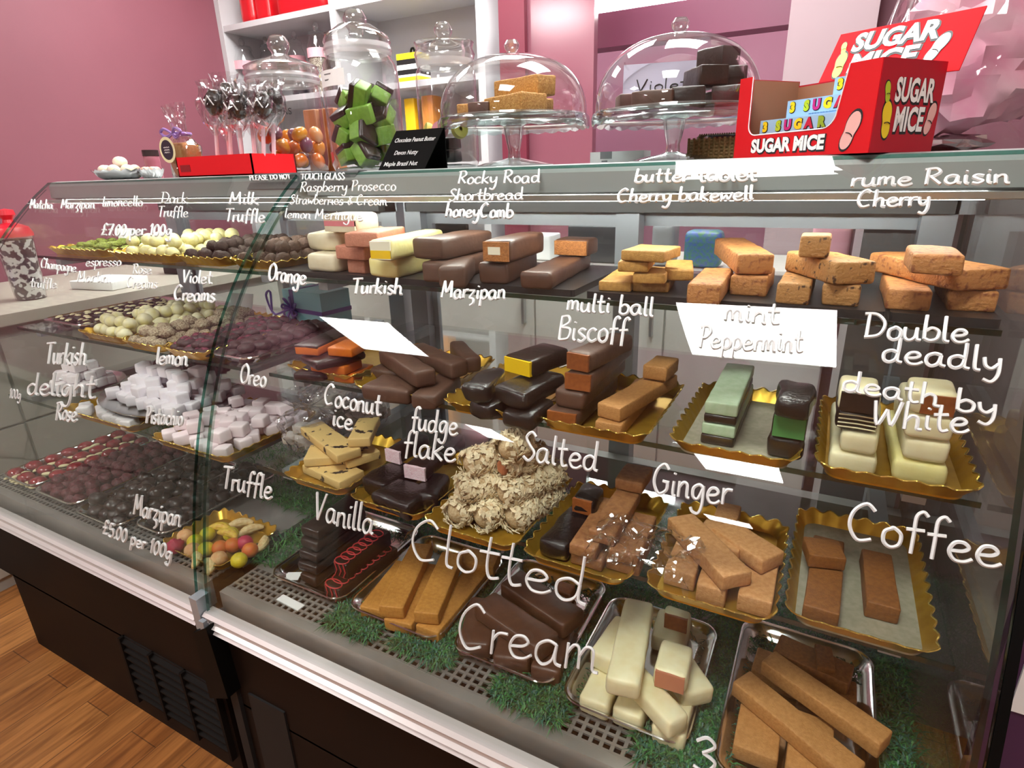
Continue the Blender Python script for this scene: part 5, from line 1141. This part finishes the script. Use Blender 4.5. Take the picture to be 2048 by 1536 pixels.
# sugar mice counter box
FLc, Cc = Vector((-.157, 1.052, 0)), Vector((.0246, .912, 0)); bw_ = (Cc-FLc).length; bd = .122; rzb = math.atan2(Cc.y-FLc.y, Cc.x-FLc.x); hB = .107; th = .0022
box = thing('counter_display_box', 'red sugar mice counter display box with raised header', 'display box', (FLc.x, FLc.y, ZT), rzb)
mb = MB(); mb.box(0, bw_, 0, bd, 0, .0022); mb.box(0, th, 0, bd, 0, hB*1.06); mb.box(bw_-th, bw_, 0, bd, 0, hB); mb.box(0, bw_, bd-th, bd, 0, hB)
mb.obj('carton', red_dk, box)
mb = MB(); mb.box(th, th+.0008, th, bd-th, .003, hB*1.05); mb.box(th, bw_-th, bd-th-.0008, bd-th, .003, hB*.98); mb.box(bw_-th-.0008, bw_-th, th, bd-th, .003, hB*.98); mb.obj('inner_card', mat('brown card', '#9c6a4c', .7), box)
# front with rounded window
win = [(.026, hB*1.06), (.026, .046)] + [(.026+.014-.014*math.cos(a), .046-.014*math.sin(a)) for a in np.linspace(0, math.pi/2, 7)] + [(bw_*.77-.02+.02*math.sin(a), .033+.02-.02*math.cos(a)) for a in np.linspace(0, math.pi/2, 7)] + [(bw_*.81, hB)]
outer = [(bw_, hB), (bw_, 0), (0, 0), (0, hB*1.06)]; poly = outer + win
mb = MB(); n = len(poly); mb.add([(x, -.001, z) for x, z in poly]+[(x, .001, z) for x, z in poly], [tuple(range(n)), tuple(range(2*n-1, n-1, -1))]+[(i, (i+1) % n, n+(i+1) % n, n+i) for i in range(n)])
me = mb.mesh('front_panel', red); bm = bmesh.new(); bm.from_mesh(me); bmesh.ops.triangulate(bm, faces=[f for f in bm.faces if len(f.verts) > 4]); bm.to_mesh(me); bm.free(); fp = link('front_panel', me, box)
mb = MB(); mb.tube([(x, -.0014, z) for x, z in win], .0008, 5); mb.obj('window_edge', paper, fp)
yel, pnk, wht, lime = mat('print yellow', '#f2d51e', .4), mat('print pink', '#eab5ae', .4), mat('print white', '#f5f3f1', .4), mat('print lime', '#b9cf2a', .4)
def mouse(parent, place, s, m, ang=0, e=.0):
    # candy mouse print: peanut outline with a black edge and a tiny mark
    for lay, (k, mm) in enumerate(((1.13, blackink), (1.0, m))):
        pts = []
        for q in range(36):
            a = 2*math.pi*q/36; rr = (.5+.18*math.cos(2*a)+.05*math.cos(a))*s; x, y = rr*math.sin(a)*1.05*k, rr*math.cos(a)*1.5*k; pts.append((x*math.cos(ang)-y*math.sin(ang), x*math.sin(ang)+y*math.cos(ang)))
        mb = MB(); mb.add([place(x, y, e+.0003*lay) for x, y in pts], [tuple(range(36))]); mb.obj('mouse_print', mm, parent)
    mb = MB(); mb.tube([place(x*math.cos(ang)-y*math.sin(ang), x*math.sin(ang)+y*math.cos(ang), e+.0007) for x, y in [(s*.32*math.cos(a), -s*.25+s*.2*math.sin(a)) for a in np.linspace(.4, 2.2, 7)]], s*.028, 4); mb.obj('mouse_print', blackink, parent)
def letters(parent, body, size, place, bold, m, outline=None, fit=None):
    v, f = text2d(body, size, bold); k = 1.0
    if fit: k = fit/(max(p[0] for p in v)-min(p[0] for p in v))
    if outline:
        mb = MB(); v2, f2 = text2d(body, size, bold+outline); mb.add([place(x*k+size*.03, y-size*.04, .0) for x, y in v2], f2); mb.obj('lettering', blackink, parent)
    mb = MB(); mb.add([place(x*k, y, .0004) for x, y in v], f); mb.obj('lettering', m, parent)
fr = lambda x0, z0: (lambda x, y, e=0: (x0+x, -.0016-e, z0+y))
letters(fp, 'SUGAR MICE', .025, fr(.036, .008), .0012, wht, .0014, bw_*.56)
mouse(fp, fr(bw_*.87, .026), .023, pnk, -.35)
rs = lambda y0, z0: (lambda x, y, e=0: (bw_+.0008+e, y0+x, z0+y))
sp_ = MB(); sp_.box(bw_, bw_+.0006, 0, bd, 0, hB); sd = sp_.obj('side_panel', red_dk, box)
letters(sd, 'SUGAR', .037, rs(.030, hB*.56), .0013, wht, .0016, bd*.62); letters(sd, 'MICE', .039, rs(.036, hB*.24), .0013, wht, .0016, bd*.46)
mouse(sd, rs(.022, hB*.34), .021, yel, .1); mouse(sd, rs(.106, hB*.36), .019, pnk, -.25); mouse(sd, rs(.016, hB*.64), .012, lime, .2)
# header card leaning back from the rear edge
def on_back(px, py, yl, dx=0):      # pixel -> local point of the box on the plane local y = yl
    d = ray(px, py); n_ = Matrix.Rotation(rzb, 3, 'Z') @ Vector((0, 1, 0)); t_ = (Vector((FLc.x, FLc.y, 0)).dot(n_)+yl)/(d[0]*n_.x+d[1]*n_.y)
    q = Matrix.Rotation(-rzb, 3, 'Z') @ (Vector(EYE+d*t_)-Vector((FLc.x, FLc.y, ZT))); return (q.x, yl, q.z)
hd0 = [on_back(1634, 172, bd), on_back(1918, 140, bd), on_back(1974, 11, bd+.05), on_back(1682, 69, bd+.05)]
def hp_(u, v, e=0):
    a, b, c, d = [Vector(q) for q in hd0]; p = (a*(1-u)+b*u)*(1-v)+(d*(1-u)+c*u)*v; nrm = (b-a).cross(d-a).normalized(); return p+nrm*e
mb = MB(); mb.add([hp_(0, 0), hp_(1, 0), hp_(1, 1), hp_(0, 1), hp_(0, 0, -.0015), hp_(1, 0, -.0015), hp_(1, 1, -.0015), hp_(0, 1, -.0015)], [(0, 1, 2, 3), (7, 6, 5, 4), (0, 4, 5, 1), (1, 5, 6, 2), (2, 6, 7, 3), (3, 7, 4, 0)]); hdr = mb.obj('header_card', red_hd, box)
hw_, hh_ = (Vector(hd0[1])-Vector(hd0[0])).length, (Vector(hd0[3])-Vector(hd0[0])).length
hpl = lambda u0, v0: (lambda x, y, e=0: hp_(u0+x/hw_, v0+y/hh_, .0006+e))
letters(hdr, 'SUGAR', hh_*.46, hpl(.16, .60), .0016, wht, .0018, hw_*.62); letters(hdr, 'MICE', hh_*.46, hpl(.20, .20), .0016, wht, .0018, hw_*.48)
mouse(hdr, hpl(.12, .34), hh_*.24, yel, .1); mouse(hdr, hpl(.80, .40), hh_*.24, wht, -.35); mouse(hdr, hpl(.09, .68), hh_*.12, lime, .3)
# three packs of sugar mice in the box
for k, x0 in enumerate((.030, .050, .102)):
    z0 = .0275+.0258*k; t = thing('sugar_mice_pack', ['lowest', 'middle', 'topmost'][k]+' pale blue pack of three sugar mice in the red box', 'sweet pack', FLc + Matrix.Rotation(rzb, 3, 'Z') @ Vector((x0, .018+.03*k, 0)) + Vector((0, 0, ZT+z0-.0)), rzb, 'pale blue sugar mice packs')
    pw = min(.20, bw_-x0-.008); mb = MB(); mb.box(0, pw, 0, min(.075, bd-.024-.03*k), 0, .0253); mb.obj('carton', mat('pale blue card', '#9cc3e0', .4), t)
    cl = ['print yellow', 'print lime', 'print magenta', 'print yellow', 'print crimson', 'print green', 'print crimson', 'print pink', 'print lime', 'print yellow']
    mat('print magenta', '#c22a7c', .4); mat('print crimson', '#c2213f', .4); mat('print green', '#8fae2e', .4); x = .006
    for q, ch in enumerate('3SUGARMICE'):
        if q in (1, 6): x += .011
        if x > pw-.014: break
        v, f = text2d(ch, .0175, .0013); v2, f2 = text2d(ch, .0175, .0021); w_ = max(p[0] for p in v)-min(p[0] for p in v)
        mb = MB(); mb.add([(x+a+.0006, -.0004, .010+b-.0005) for a, b in v2], f2); mb.obj('lettering', blackink, t)
        mb = MB(); mb.add([(x+a, -.0008, .010+b) for a, b in v], f); mb.obj('lettering', MATS[cl[q]], t); x += w_+.0052
    mb = MB(); mb.tube([(q, -.0004, .0045+.0008*math.sin(q*2600)) for q in np.linspace(.04, pw*.9, 120)], .0004, 4); mb.obj('small_print', mat('print blue', '#4a7db5', .4), t)
mb = MB(); mb.box(.03, bw_-.02, .012, bd-.01, .003, .0270); mb.obj('inner_riser', mat('brown card', '#9c6a4c', .7), box)
# red tray of chocolate lollipops
q0 = PY(359, 356, .985); q1 = PY(508, 352, .985); wT = q1.x-q0.x
t = thing('red_tray', 'shallow bright red tray holding the lollipops', 'tray', (q0.x, .985, ZT)); dT = .13; hT = .046
mb = MB(); mb.box(0, wT, 0, .003, 0, hT); mb.box(0, wT, dT-.003, dT, 0, hT); mb.box(0, .003, 0, dT, 0, hT); mb.box(wT-.003, wT, 0, dT, 0, hT); mb.box(0, wT, 0, dT, 0, .003); mb.obj('box', mat('bright red card', '#e0121c', .55, spec=.3), t)
mb = MB(); mb.box(.012, .05, -.0006, .0, .012, .028); mb.obj('dark_mark', mat('dark red print', '#8d0a12', .5), t)
for k, (px, py, hy, dy) in enumerate(((428, 205, 318, .02), (455, 190, 318, .05), (475, 215, 318, .03), (500, 205, 318, .06), (525, 210, 318, .04), (545, 200, 318, .07), (450, 225, 318, .085))):
    hp = PY(px, py, .985+dy); base = PY(px+ (4 if k < 2 else 8), hy, .985+dy); lx = min(max(base.x, q0.x+.02), q0.x+wT-.012)
    t = thing('chocolate_lollipop', ['leftmost wrapped chocolate lollipop in the red tray', 'tallest wrapped chocolate lollipop in the red tray', 'wrapped chocolate lollipop third in the red tray', 'wrapped chocolate lollipop near the tray middle', 'wrapped chocolate lollipop next to the last by the jar', 'wrapped chocolate lollipop nearest the jelly jar', 'wrapped chocolate lollipop standing behind the others'][k], 'lollipop', (lx, .985+dy, ZT+.004), 0, 'wrapped chocolate lollipops')
    top = Vector((hp.x-lx, 0, hp.z-ZT-.004)); mb = MB(); mb.tube([(0, 0, 0), top*.7], .0045, 8); mb.obj('stick', mat('pink white stick', '#e9c3cb', .5), t)
    mb = MB(); mb.ball(tuple(top), .026, .018, .028, 16, 10, 0, .15, k, 20); mb.obj('head', dark_sh, t, smooth=True)
    mb = MB(); mb.tube([top+Vector((-.02, -.019, .01)), top+Vector((-.008, -.02, -.006)), top+Vector((.006, -.0205, .012)), top+Vector((.018, -.016, -.008))], .0016, 5); mb.obj('white_drizzle', wht, t)
    mb = MB(); nn = 20; vs = []
    for j in range(9):
        v = j/8; rr = (.008, .014, .028, .034, .036, .034, .030, .030, .036)[j]
        for q in range(nn):
            a = 2*math.pi*q/nn; d = 1+.35*noise.noise(Vector((math.cos(a)*2, math.sin(a)*2, v*4+k*5))); c = top*.55*(1-v)+Vector((top.x, 0, top.z+.045))*v
            vs.append((c.x+rr*d*math.cos(a), rr*.75*d*math.sin(a), c.z))
    mb.add(vs, [(j*nn+q, j*nn+(q+1) % nn, (j+1)*nn+(q+1) % nn, (j+1)*nn+q) for j in range(8) for q in range(nn)]); mb.obj('wrapper', film_m, t)
# bag of fudge with purple ribbon and round label
pb = PY(362, 352, 1.03); t = thing('fudge_bag', 'cellophane bag of fudge tied with purple ribbon and a round label', 'sweet bag', (pb.x, 1.03, ZT)); hb_ = PY(345, 205, 1.03).z-ZT
wB = Wm(34, (pb.x, 1.03, 1.3))
mb = MB(); rbox(mb, wB*1.75, .05, hb_*.47, .01, .001, 30, 3, .002); mb.obj('fudge_block', mat('caramel packet', '#b07a4a', .5), t, smooth=True)
mb = MB(); nn = 40; vs = []
for j in range(17):
    v = j/16; rr = 1.0 if v < .42 else (1-.62*(v-.42)/.18 if v < .6 else .38+.3*(v-.6)/.4)
    for q in range(nn):
        a = 2*math.pi*q/nn; d = 1+(.05+.22*v)*noise.noise(Vector((math.cos(a)*3, math.sin(a)*3, v*6))); vs.append((wB*1.06*rr*d*math.cos(a)-.028*max(0, v-.5), .025+.036*rr*d*math.sin(a), v*hb_*(1+.1*math.cos(a-.6)*max(0, v-.7))))
mb.add(vs, [(j*nn+q, j*nn+(q+1) % nn, (j+1)*nn+(q+1) % nn, (j+1)*nn+q) for j in range(16) for q in range(nn)]); mb.obj('film', film_m, t)
mb = MB(); zr = hb_*.60
mb.tube([(wB*.5*math.cos(a), .025+.02*math.sin(a), zr) for a in np.linspace(0, 6.28, 20, endpoint=False)], .0045, 6, closed=True)
for s_ in (-1, 1): mb.tube(spline([(0, .0, zr), (s_*.022, -.006, zr+.012), (s_*.04, -.004, zr+.004), (s_*.022, -.004, zr-.006), (0, .0, zr)], 5), .0035, 5); mb.tube(spline([(0, 0, zr), (s_*.02, -.006, zr-.012), (s_*.034, -.004, zr-.004)], 5), .003, 5)
mb.obj('ribbon', mat('lilac ribbon', '#8a6aa8', .4), t)
lc = (-.004, -.02, hb_*.38); mb = MB(); rl = .031
mb.add([(lc[0]+rl*math.cos(a), lc[1], lc[2]+rl*math.sin(a)) for a in np.linspace(0, 6.283, 40, endpoint=False)], [tuple(range(40))]); ld = mb.obj('round_label', mat('cream label', '#e7dcae', .5), t); ld['label'] = 'round black label with cream border'
mb = MB(); mb.add([(lc[0]+rl*.76*math.cos(a), lc[1]-.0006, lc[2]+rl*.76*math.sin(a)) for a in np.linspace(0, 6.283, 40, endpoint=False)], [tuple(range(40))]); mb.obj('label_centre', mat('aubergine print', '#2d2230', .5), ld)
mb = MB()
for k in range(3): mb.tube([(lc[0]+x, lc[1]-.0012, lc[2]+.006-.006*k+.0015*math.sin(x*900+k)) for x in np.linspace(-.011, .011, 14)], .0006, 4)
mb.obj('label_script', wht, ld)
mb = MB(); rr = Wm(15, (pb.x, 1.12, 1.3)); pt = PY(306, 330, 1.12); mb.lathe([(0, 0), (rr, 0), (rr*1.04, .006), (rr*.97, .012), (rr*1.04, .018), (rr*.97, .024), (rr*1.04, .03), (rr*.97, .036), (rr*1.02, .045), (rr*.98, .06), (rr*.9, .064), (0, .064)], 28, mi=0); mb.lathe([(rr*1.05, .062), (rr*1.05, .078), (0, .079)], 28, mi=1)
tag(mb.obj('ribbed_pot', [mat('ribbed mauve plastic', '#9b5867', .4), mat('dark lid', '#2c191c', .4)], smooth=True, loc=(pt.x, 1.12, ZT)), 'small ribbed mauve pot with dark lid behind the fudge bag', 'pot')
# foil dishes of truffles
def foil_dish(label, cx, Y, rpx):
    p = PY(cx, 345, Y); R = Wm(rpx, (p.x, Y, 1.27)); mb = MB(); mb.lathe([(0, .002), (R*.55, .002), (R*.8, .012), (R, .026), (R*1.0, .0255), (R*.8, .010), (R*.55, .0005), (0, .0005)], 64, wave=lambda i, a, r, z: (r*(1+.03*math.sin(a*16)*(r/R)), z+.003*math.sin(a*16)*(r/R)))
    return tag(mb.obj('foil_dish', silver, smooth=True, sharp=60, loc=(p.x, Y, ZT)), label, 'dish'), p.x, R
_, dx, dR = foil_dish('silver foil dish of cream truffles at the counter end', 240, 1.06, 48)
me = ball_mesh('cream_truffle', .017, mat('creamy yellow truffle', '#e8e2b8', .5, col2='#e9d6d0', nscale=20), .9, .06)
for k in range(9):
    a = k*.9; rr = dR*(.55 if k < 7 else .12); o = link('cream_truffle', me[k % 3], None, (dx+rr*math.cos(a), 1.06+rr*math.sin(a), ZT+(.010 if k < 7 else .032))); tag(o, 'cream truffle in the silver foil dish', 'truffle', 'cream truffles in the foil dish')
_, dx, dR = foil_dish('smaller silver dish of pink sweets by the fudge bag', 303, 1.08, 24)
me = ball_mesh('pink_truffle', .013, mat('peach pink truffle', '#dfae98', .5), .9, .06)
for k in range(5):
    a = k*1.5; o = link('pink_truffle', me[k % 3], None, (dx+dR*.45*math.cos(a), 1.08+dR*.45*math.sin(a), ZT+.009)); tag(o, 'peach pink sweet in the smaller silver dish', 'truffle', 'pink sweets in the small dish')
# white box, wicker basket, kraft packets at the back of the counter
p0, p1 = PY(1180, 334, 1.235), PY(1238, 334, 1.235); zt_ = PY(1200, 304, 1.235).z
t = thing('white_box', 'small white box with a printed square behind the cake stands', 'box', ((p0.x+p1.x)/2, 1.235, ZT)); hw2 = (p1.x-p0.x)/2; mb = MB(); mb.box(-hw2, hw2*2.6, 0, .05, 0, zt_-ZT); mb.obj('carton', paper, t); mb = MB(); mb.box(-hw2*.3, hw2*.5, -.0006, 0, .01, .024); mb.box(-hw2*.2, hw2*.2, -.0006, 0, .004, .007); mb.obj('print', mat('grey print', '#8d8d90', .5), t)
p0, p1 = PY(1378, 327, 1.22), PY(1500, 327, 1.22); zt_ = PY(1430, 268, 1.22).z; bwk = p1.x-p0.x; hbk = zt_-ZT
t = thing('wicker_basket', 'woven wicker basket behind the sugar mice box', 'basket', (p0.x, 1.21, ZT)); wick = mat('wicker', '#a98a5a', .7, col2='#7f6238', nscale=60, bump=.4); mb = MB()
for k in range(6): mb.tube(spline([(x, y, .006+k*.0058) for x, y in rrect(-.0005*k, bwk+.0005*k, 0, .075, .02, 3)], 2, True), .0033, 5, closed=True)
for k in range(13): mb.tube([(bwk*k/12, -.001, 0), (bwk*k/12, -.003, .04)], .0026, 5)
mb.obj('woven_side', wick, t)
mb = MB()
for k in range(26): mb.tube([(bwk*k/26, .074, hbk-.004), (bwk*(k+1)/26, .07, hbk+.002), (bwk*(k+1.2)/26, .078, hbk-.004)], .003, 5)
mb.box(0, bwk, .072, .078, .03, hbk-.004); mb.obj('handle_back', mat('dark wicker', '#6d5432', .7, bump=.4), t)
slab('wrapped_packet', 'dark wrapped packet lying in the wicker basket', mat('dark film', '#26262b', .2, coat=.4), p0.x+.05, 1.25, ZT+.022, .05, .06, .022, .4, 'sweet packet'); slab('wrapped_packet', 'grey wrapped packet leaning in the wicker basket', mat('grey film', '#7c7880', .25, coat=.4), p0.x+.105, 1.25, ZT+.022, .05, .035, .022, .1, 'sweet packet')
a_, b_ = PY(652, 338, 1.275), PY(685, 338, 1.275); slab('caramel_packet', 'tall caramel brown packet between the two left jars', mat('caramel card', '#b86f3e', .5), (a_.x+b_.x)/2, 1.28, ZT, .03, b_.x-a_.x, PY(665, 216, 1.275).z-ZT, 0, 'packet', amp=0)
a_, b_ = PY(626, 338, 1.26), PY(650, 338, 1.26); slab('caramel_packet', 'shorter caramel packet behind the jelly jar', mat('caramel card light', '#c08254', .5), (a_.x+b_.x)/2, 1.265, ZT, .03, b_.x-a_.x, PY(640, 218, 1.26).z-ZT, 0, 'packet', amp=0)
# candyfloss bag
sc_ = thing('side_counter', 'grey mauve counter behind the right end of the case', 'counter', (.5, 1.4, 0)); mb = MB(); mb.box(-.45, .6, -.06, .45, 0, 1.22); mb.obj('cabinet', mat('mauve laminate', '#8d8285', .4), sc_); mb = MB(); mb.box(-.455, .6, -.065, .45, 1.22, 1.25); mb.obj('counter_top', mat('grey counter top', '#a4a6a6', .4), sc_)
cb = cello_bag('large clear bag of pink candyfloss at the right end', (.215, 1.52, 1.251), .18, .58, 3, 0, neck=False, cat='sweet bag', name='candyfloss_bag', m=floss_m)
pf = mat('pink candyfloss', '#e59ab6', .9, col2='#f4cfda', nscale=8, bump=.5, bscale=20)
for k, (x, y, z, r_) in enumerate(((-.03, -.02, .17, .15), (.03, .0, .28, .16), (-.03, -.01, .39, .15), (.02, 0, .48, .12))):
    mb = MB(); mb.ball((x, y, z), r_, r_*.75, r_*.85, 28, 18, 0, .35, k+3, 34); o = mb.obj('candyfloss', pf, cb, smooth=True)
mb = MB(); mb.ball((-.06, -.02, .018), .09, .07, .017, 20, 8, 0, .4, 4, 50); mb.obj('foil_base', silver, cb)
# purple board with white frame to the right
t = thing('purple_board', 'deep purple board with a white frame right of the case', 'board', (.41, .86, 0)); mb = MB(); mb.box(-.13, .3, 0, .02, 0, 1.0); mb.obj('panel', mat('aubergine board', '#4a2a4c', .5), t); mb = MB()
for q in ((-.105, -.09, .52, .66), (.1, .115, .52, .66), (-.09, .1, .52, .535), (-.09, .1, .645, .66)): mb.box(q[0], q[1], -.004, 0, q[2], q[3])
mb.obj('frame', paper, t)

# ------------------------------------------------------------------ room furniture behind the counter
t = thing('shelf_unit', 'white cube shelving unit on the back wall', 'shelving', (-2.19, 2.4, 0)); xs = (-.785, -.005, .785); mb = MB()
for x in xs: mb.box(x-.018, x+.018, 0, .30, 0, 2.56)
mb.obj('upright', white, t)
for z in (.08, .5, .9, 1.28, 1.63, 1.985, 2.3): mb = MB(); mb.box(-.767, .767, .004, .30, z-.013, z+.013); mb.obj('shelf', white, t)
mb = MB(); mb.box(-.8, .8, .30, .306, 0, 2.56); mb.obj('back_panel', white, t)
def small(name, label, m, x0, x1, ytop, ybot, Y, z, cat, dep=.08, r=.006, top=None):
    a_, b_ = PY(x0, ybot, Y), PY(x1, ybot, Y); zt2 = PY((x0+x1)/2, ytop, Y).z; return slab(name, label, m, (a_.x+b_.x)/2, Y+dep/2, z, dep, b_.x-a_.x, max(.01, zt2-z), 0, cat, amp=0, r=r)
small('red_tin', 'narrow red tin on the top left shelf', mat('red tin', '#c3121c', .3, coat=.4), 480, 508, -30, 45, 2.46, 1.999, 'tin', .12, .03); small('red_tin', 'second red tin beside the narrow one', mat('red tin', '#c3121c', .3), 512, 541, -30, 40, 2.47, 1.999, 'tin', .12, .02); small('red_bag', 'wide red gift bag on the top shelf', mat('red gift paper', '#b80f1a', .35, bump=.3, bscale=20), 552, 652, -30, 25, 2.46, 1.999, 'gift bag', .14, .03)
def shelf_jar(label, cx, ytop, wpx, Y, z, fill):
    p = PY(cx, 180, Y); zt2 = PY(cx, ytop, Y).z; R = Wm(wpx/2, (p.x, Y, z)); hJ = zt2-z; t = thing('storage_jar', label, 'jar', (p.x, Y, z), 0, 'glass jars on the wall shelf')
    mb = MB(); mb.lathe([(0, .003), (R, .003), (R, hJ*.66), (R*.75, hJ*.75), (R*.7, hJ*.8), (R*.8, hJ*.81), (R*.7, hJ*.86), (R*.2, hJ*.88)], 28); mb.obj('body', jar_m, t, smooth=True, sharp=60); mb = MB(); mb.ball((0, 0, hJ*.93), R*.28, R*.28, hJ*.065, 14, 9); mb.obj('knob', thick_m, t, smooth=True)
    mb = MB(); mb.lathe([(R*1.01, hJ*.5), (R*1.01, hJ*.63)], 28); lb = mb.obj('pink_label', mat('pink label', '#dba0aa', .6), t)
    if fill: mb = MB(); mb.lathe([(0, .006), (R*.94, .006), (R*.94, hJ*fill[1]), (0, hJ*fill[1]+.01)], 24); mb.obj('contents', fill[0], t, smooth=True)
mixm = mat('mixed nuts', '#bdb3a4', .6, col2='#5a4638', nscale=70, bump=.5, contrast=(.45, .55))
shelf_jar('nearly empty glass jar with pink label at the shelf left', 498, 72, 44, 2.50, 1.6435, None); shelf_jar('glass jar at the back of the wall shelf', 545, 68, 30, 2.6, 1.6435, (mixm, .3)); shelf_jar('dark filled glass jar on the wall shelf', 602, 58, 34, 2.58, 1.6435, (mat('dark sweets', '#2c2b36', .5), .55)); shelf_jar('glass jar of mixed nuts with pink label', 646, 40, 42, 2.5, 1.6435, (mixm, .6))
ast = [('#e8d21e', .0, .2), ('#f0eee6', .2, .28), ('#141414', .28, .45), ('#f0eee6', .45, .62), ('#141414', .62, .8), ('#e8d21e', .8, 1)]
p0, p1 = PY(797, 168, 2.45), PY(840, 168, 2.45); z0, z1 = 1.6435, PY(820, 105, 2.45).z; t = thing('striped_box', 'yellow, black and white striped box shaped like a liquorice sweet', 'box', ((p0.x+p1.x)/2, 2.45, z0))
for k, (c, a, b) in enumerate(ast): mb = MB(); hw3 = (p1.x-p0.x)/2; mb.box(-hw3, hw3, 0, .09, (z1-z0)*a, (z1-z0)*b); mb.obj('stripe_band', mat('allsort band '+c, c, .4), t)
mb = MB(); mb.tube(spline([(.0, .03, z1-z0), (.006, .03, z1-z0+.02), (.018, .03, z1-z0+.02), (.022, .03, z1-z0)], 4), .005, 6); mb.obj('loop', black, t)
small('yellow_carton', 'narrow yellow carton on the shelf under the striped box', mat('yellow carton', '#e3b81c', .4), 812, 832, 196, 262, 2.46, 1.2935, 'carton', .08)
small('orange_carton', 'orange carton on the shelf behind the round shouldered jar', mat('orange carton', '#d98a3e', .4), 846, 868, 190, 262, 2.46, 1.2935, 'carton', .08)
# back counter with cupboards
t = thing('back_counter', 'cream cupboard counter behind the display cases', 'counter', (-1.4, 1.95, 0)); mb = MB(); mb.box(-1.5, 1.42, .02, .42, .08, .90); mb.obj('carcass', cream, t)
for k in range(6): mb = MB(); x = -1.5+k*.487; mb.box(x+.004, x+.483, 0, .02, .1, .88); d = mb.obj('door', cream, t); mb = MB(); mb.box(x+.44, x+.45, -.02, 0, .7, .82); mb.obj('handle', steel, d)
mb = MB(); mb.box(-1.52, 1.44, -.02, .44, .90, .93); mb.obj('worktop', mat('pale worktop', '#bdb9b2', .35), t)
small('card_machine', 'dark grey till machine on the back counter', mat('till grey', '#3a3c40', .4), 1135, 1240, 452, 500, 2.0, .9315, 'till', .2); small('napkin_pack', 'white napkin pack beside the till machine', paper, 1050, 1100, 470, 500, 2.0, .9315, 'box', .1)
small('storage_pot', 'grey lidded pot on the back counter', mat('grey pot', '#8d8f92', .4), 1300, 1345, 445, 500, 1.98, .9315, 'pot', .1, .02); small('sweet_bag', 'multicoloured sweet bag on the back counter', mat('coloured bag', '#3f7a4a', .4, col2='#3a55a5', nscale=25), 1365, 1440, 462, 510, 1.98, .9315, 'bag', .08, .02); small('pink_roll', 'pink paper roll standing on the back counter', mat('pink paper roll', '#d79aa8', .6), 1620, 1700, 440, 500, 1.98, .9315, 'roll', .1, .02)
small('picture_frame', 'dark picture frame leaning on the back counter', black, 870, 935, 448, 490, 2.05, .9315, 'frame', .02)
# left counter along the left wall
t = thing('wall_counter', 'pale worktop counter along the pink left wall', 'counter', (-2.6, .6, 0)); mb = MB(); mb.box(-.38, .4, -2.0, 1.3, .84, .875); mb.obj('worktop', mat('stone worktop', '#b9b2a6', .4), t); mb = MB(); mb.box(-.38, .36, -1.98, 1.28, 0, .84); mb.obj('carcass', mat('grey cream panel', '#a9a79f', .45), t)
for k in range(6):
    for z0, z1 in ((.05, .28), (.29, .52), (.53, .80)): mb = MB(); y = -1.96+k*.54; mb.box(.36, .375, y, y+.53, z0, z1); mb.obj('drawer_front', mat('grey cream front', '#b3b1a9', .45), t)
px_ = -2.42; p0 = PX(62, 592, px_); Rr = .055; t = thing('candy_jar', 'clear jar of black and white sweets with a red lid', 'jar', (px_, p0.y, .876)); hj_ = PX(62, 470, px_).z-.876
mb = MB(); mb.lathe([(0, .002), (Rr*.8, .002), (Rr, hj_), (Rr*.9, hj_+.006)], 28); mb.obj('body', jar_m, t, smooth=True); mb = MB(); mb.lathe([(0, .004), (Rr*.76, .004), (Rr*.94, hj_*.95), (0, hj_*.97)], 24); mb.obj('sweets', mat('humbugs', '#d8d4d0', .4, col2='#2a2628', nscale=14, bump=0, detail=1, contrast=(.47, .53)), t, smooth=True)
mb = MB(); mb.lathe([(Rr*1.05, hj_), (Rr*1.05, hj_+.01), (Rr*.9, hj_+.03), (Rr*.3, hj_+.045), (Rr*.25, hj_+.055), (Rr*.45, hj_+.07), (Rr*.4, hj_+.085), (0, hj_+.09)], 28); mb.obj('lid', mat('red plastic lid', '#c51f2e', .3), t, smooth=True)
slab('white_carton', 'flat white carton on the wall counter', paper, -2.4, 1.25, .876, .16, .2, .03, .2, 'box'); slab('lilac_bag', 'lilac paper bag at the end of the wall counter', mat('lilac paper', '#8d86b4', .5), -2.5, .75, .876, .08, .1, .07, .2, 'bag', r=.02)
slab('dark_bottle_box', 'dark upright box on the wall counter by the case', black, -2.45, 1.55, .876, .06, .08, .16, .1, 'box')
# crumpled clear film lying over the salted fudge
rnd = random.Random(4); fc = P(1290, 1075, LOW+.085); N1, N2 = 22, 16; mb = MB(); vs = []
for i in range(N1):
    for j in range(N2):
        u, v = i/(N1-1)-.5, j/(N2-1)-.5; q = Vector((u*7, v*6, 1.3)); z = .014*noise.noise(q)+.010*noise.noise(q*2.3)-.35*(u*u+v*v)*.12
        vs.append((fc.x+u*.14+.01*noise.noise(q+Vector((9, 0, 0))), fc.y+v*.11+.01*noise.noise(q+Vector((0, 9, 0))), fc.z+z))
mb.add(vs, [(i*N2+j, (i+1)*N2+j, (i+1)*N2+j+1, i*N2+j+1) for i in range(N1-1) for j in range(N2-1)])
o = mb.obj('cling_film', glassmat('crumpled film', (.97, .97, .98), .10, .02, 2.5, wrinkle=.5, wscale=30)); tag(o, 'crumpled clear film lying over the salted fudge bars', 'film')
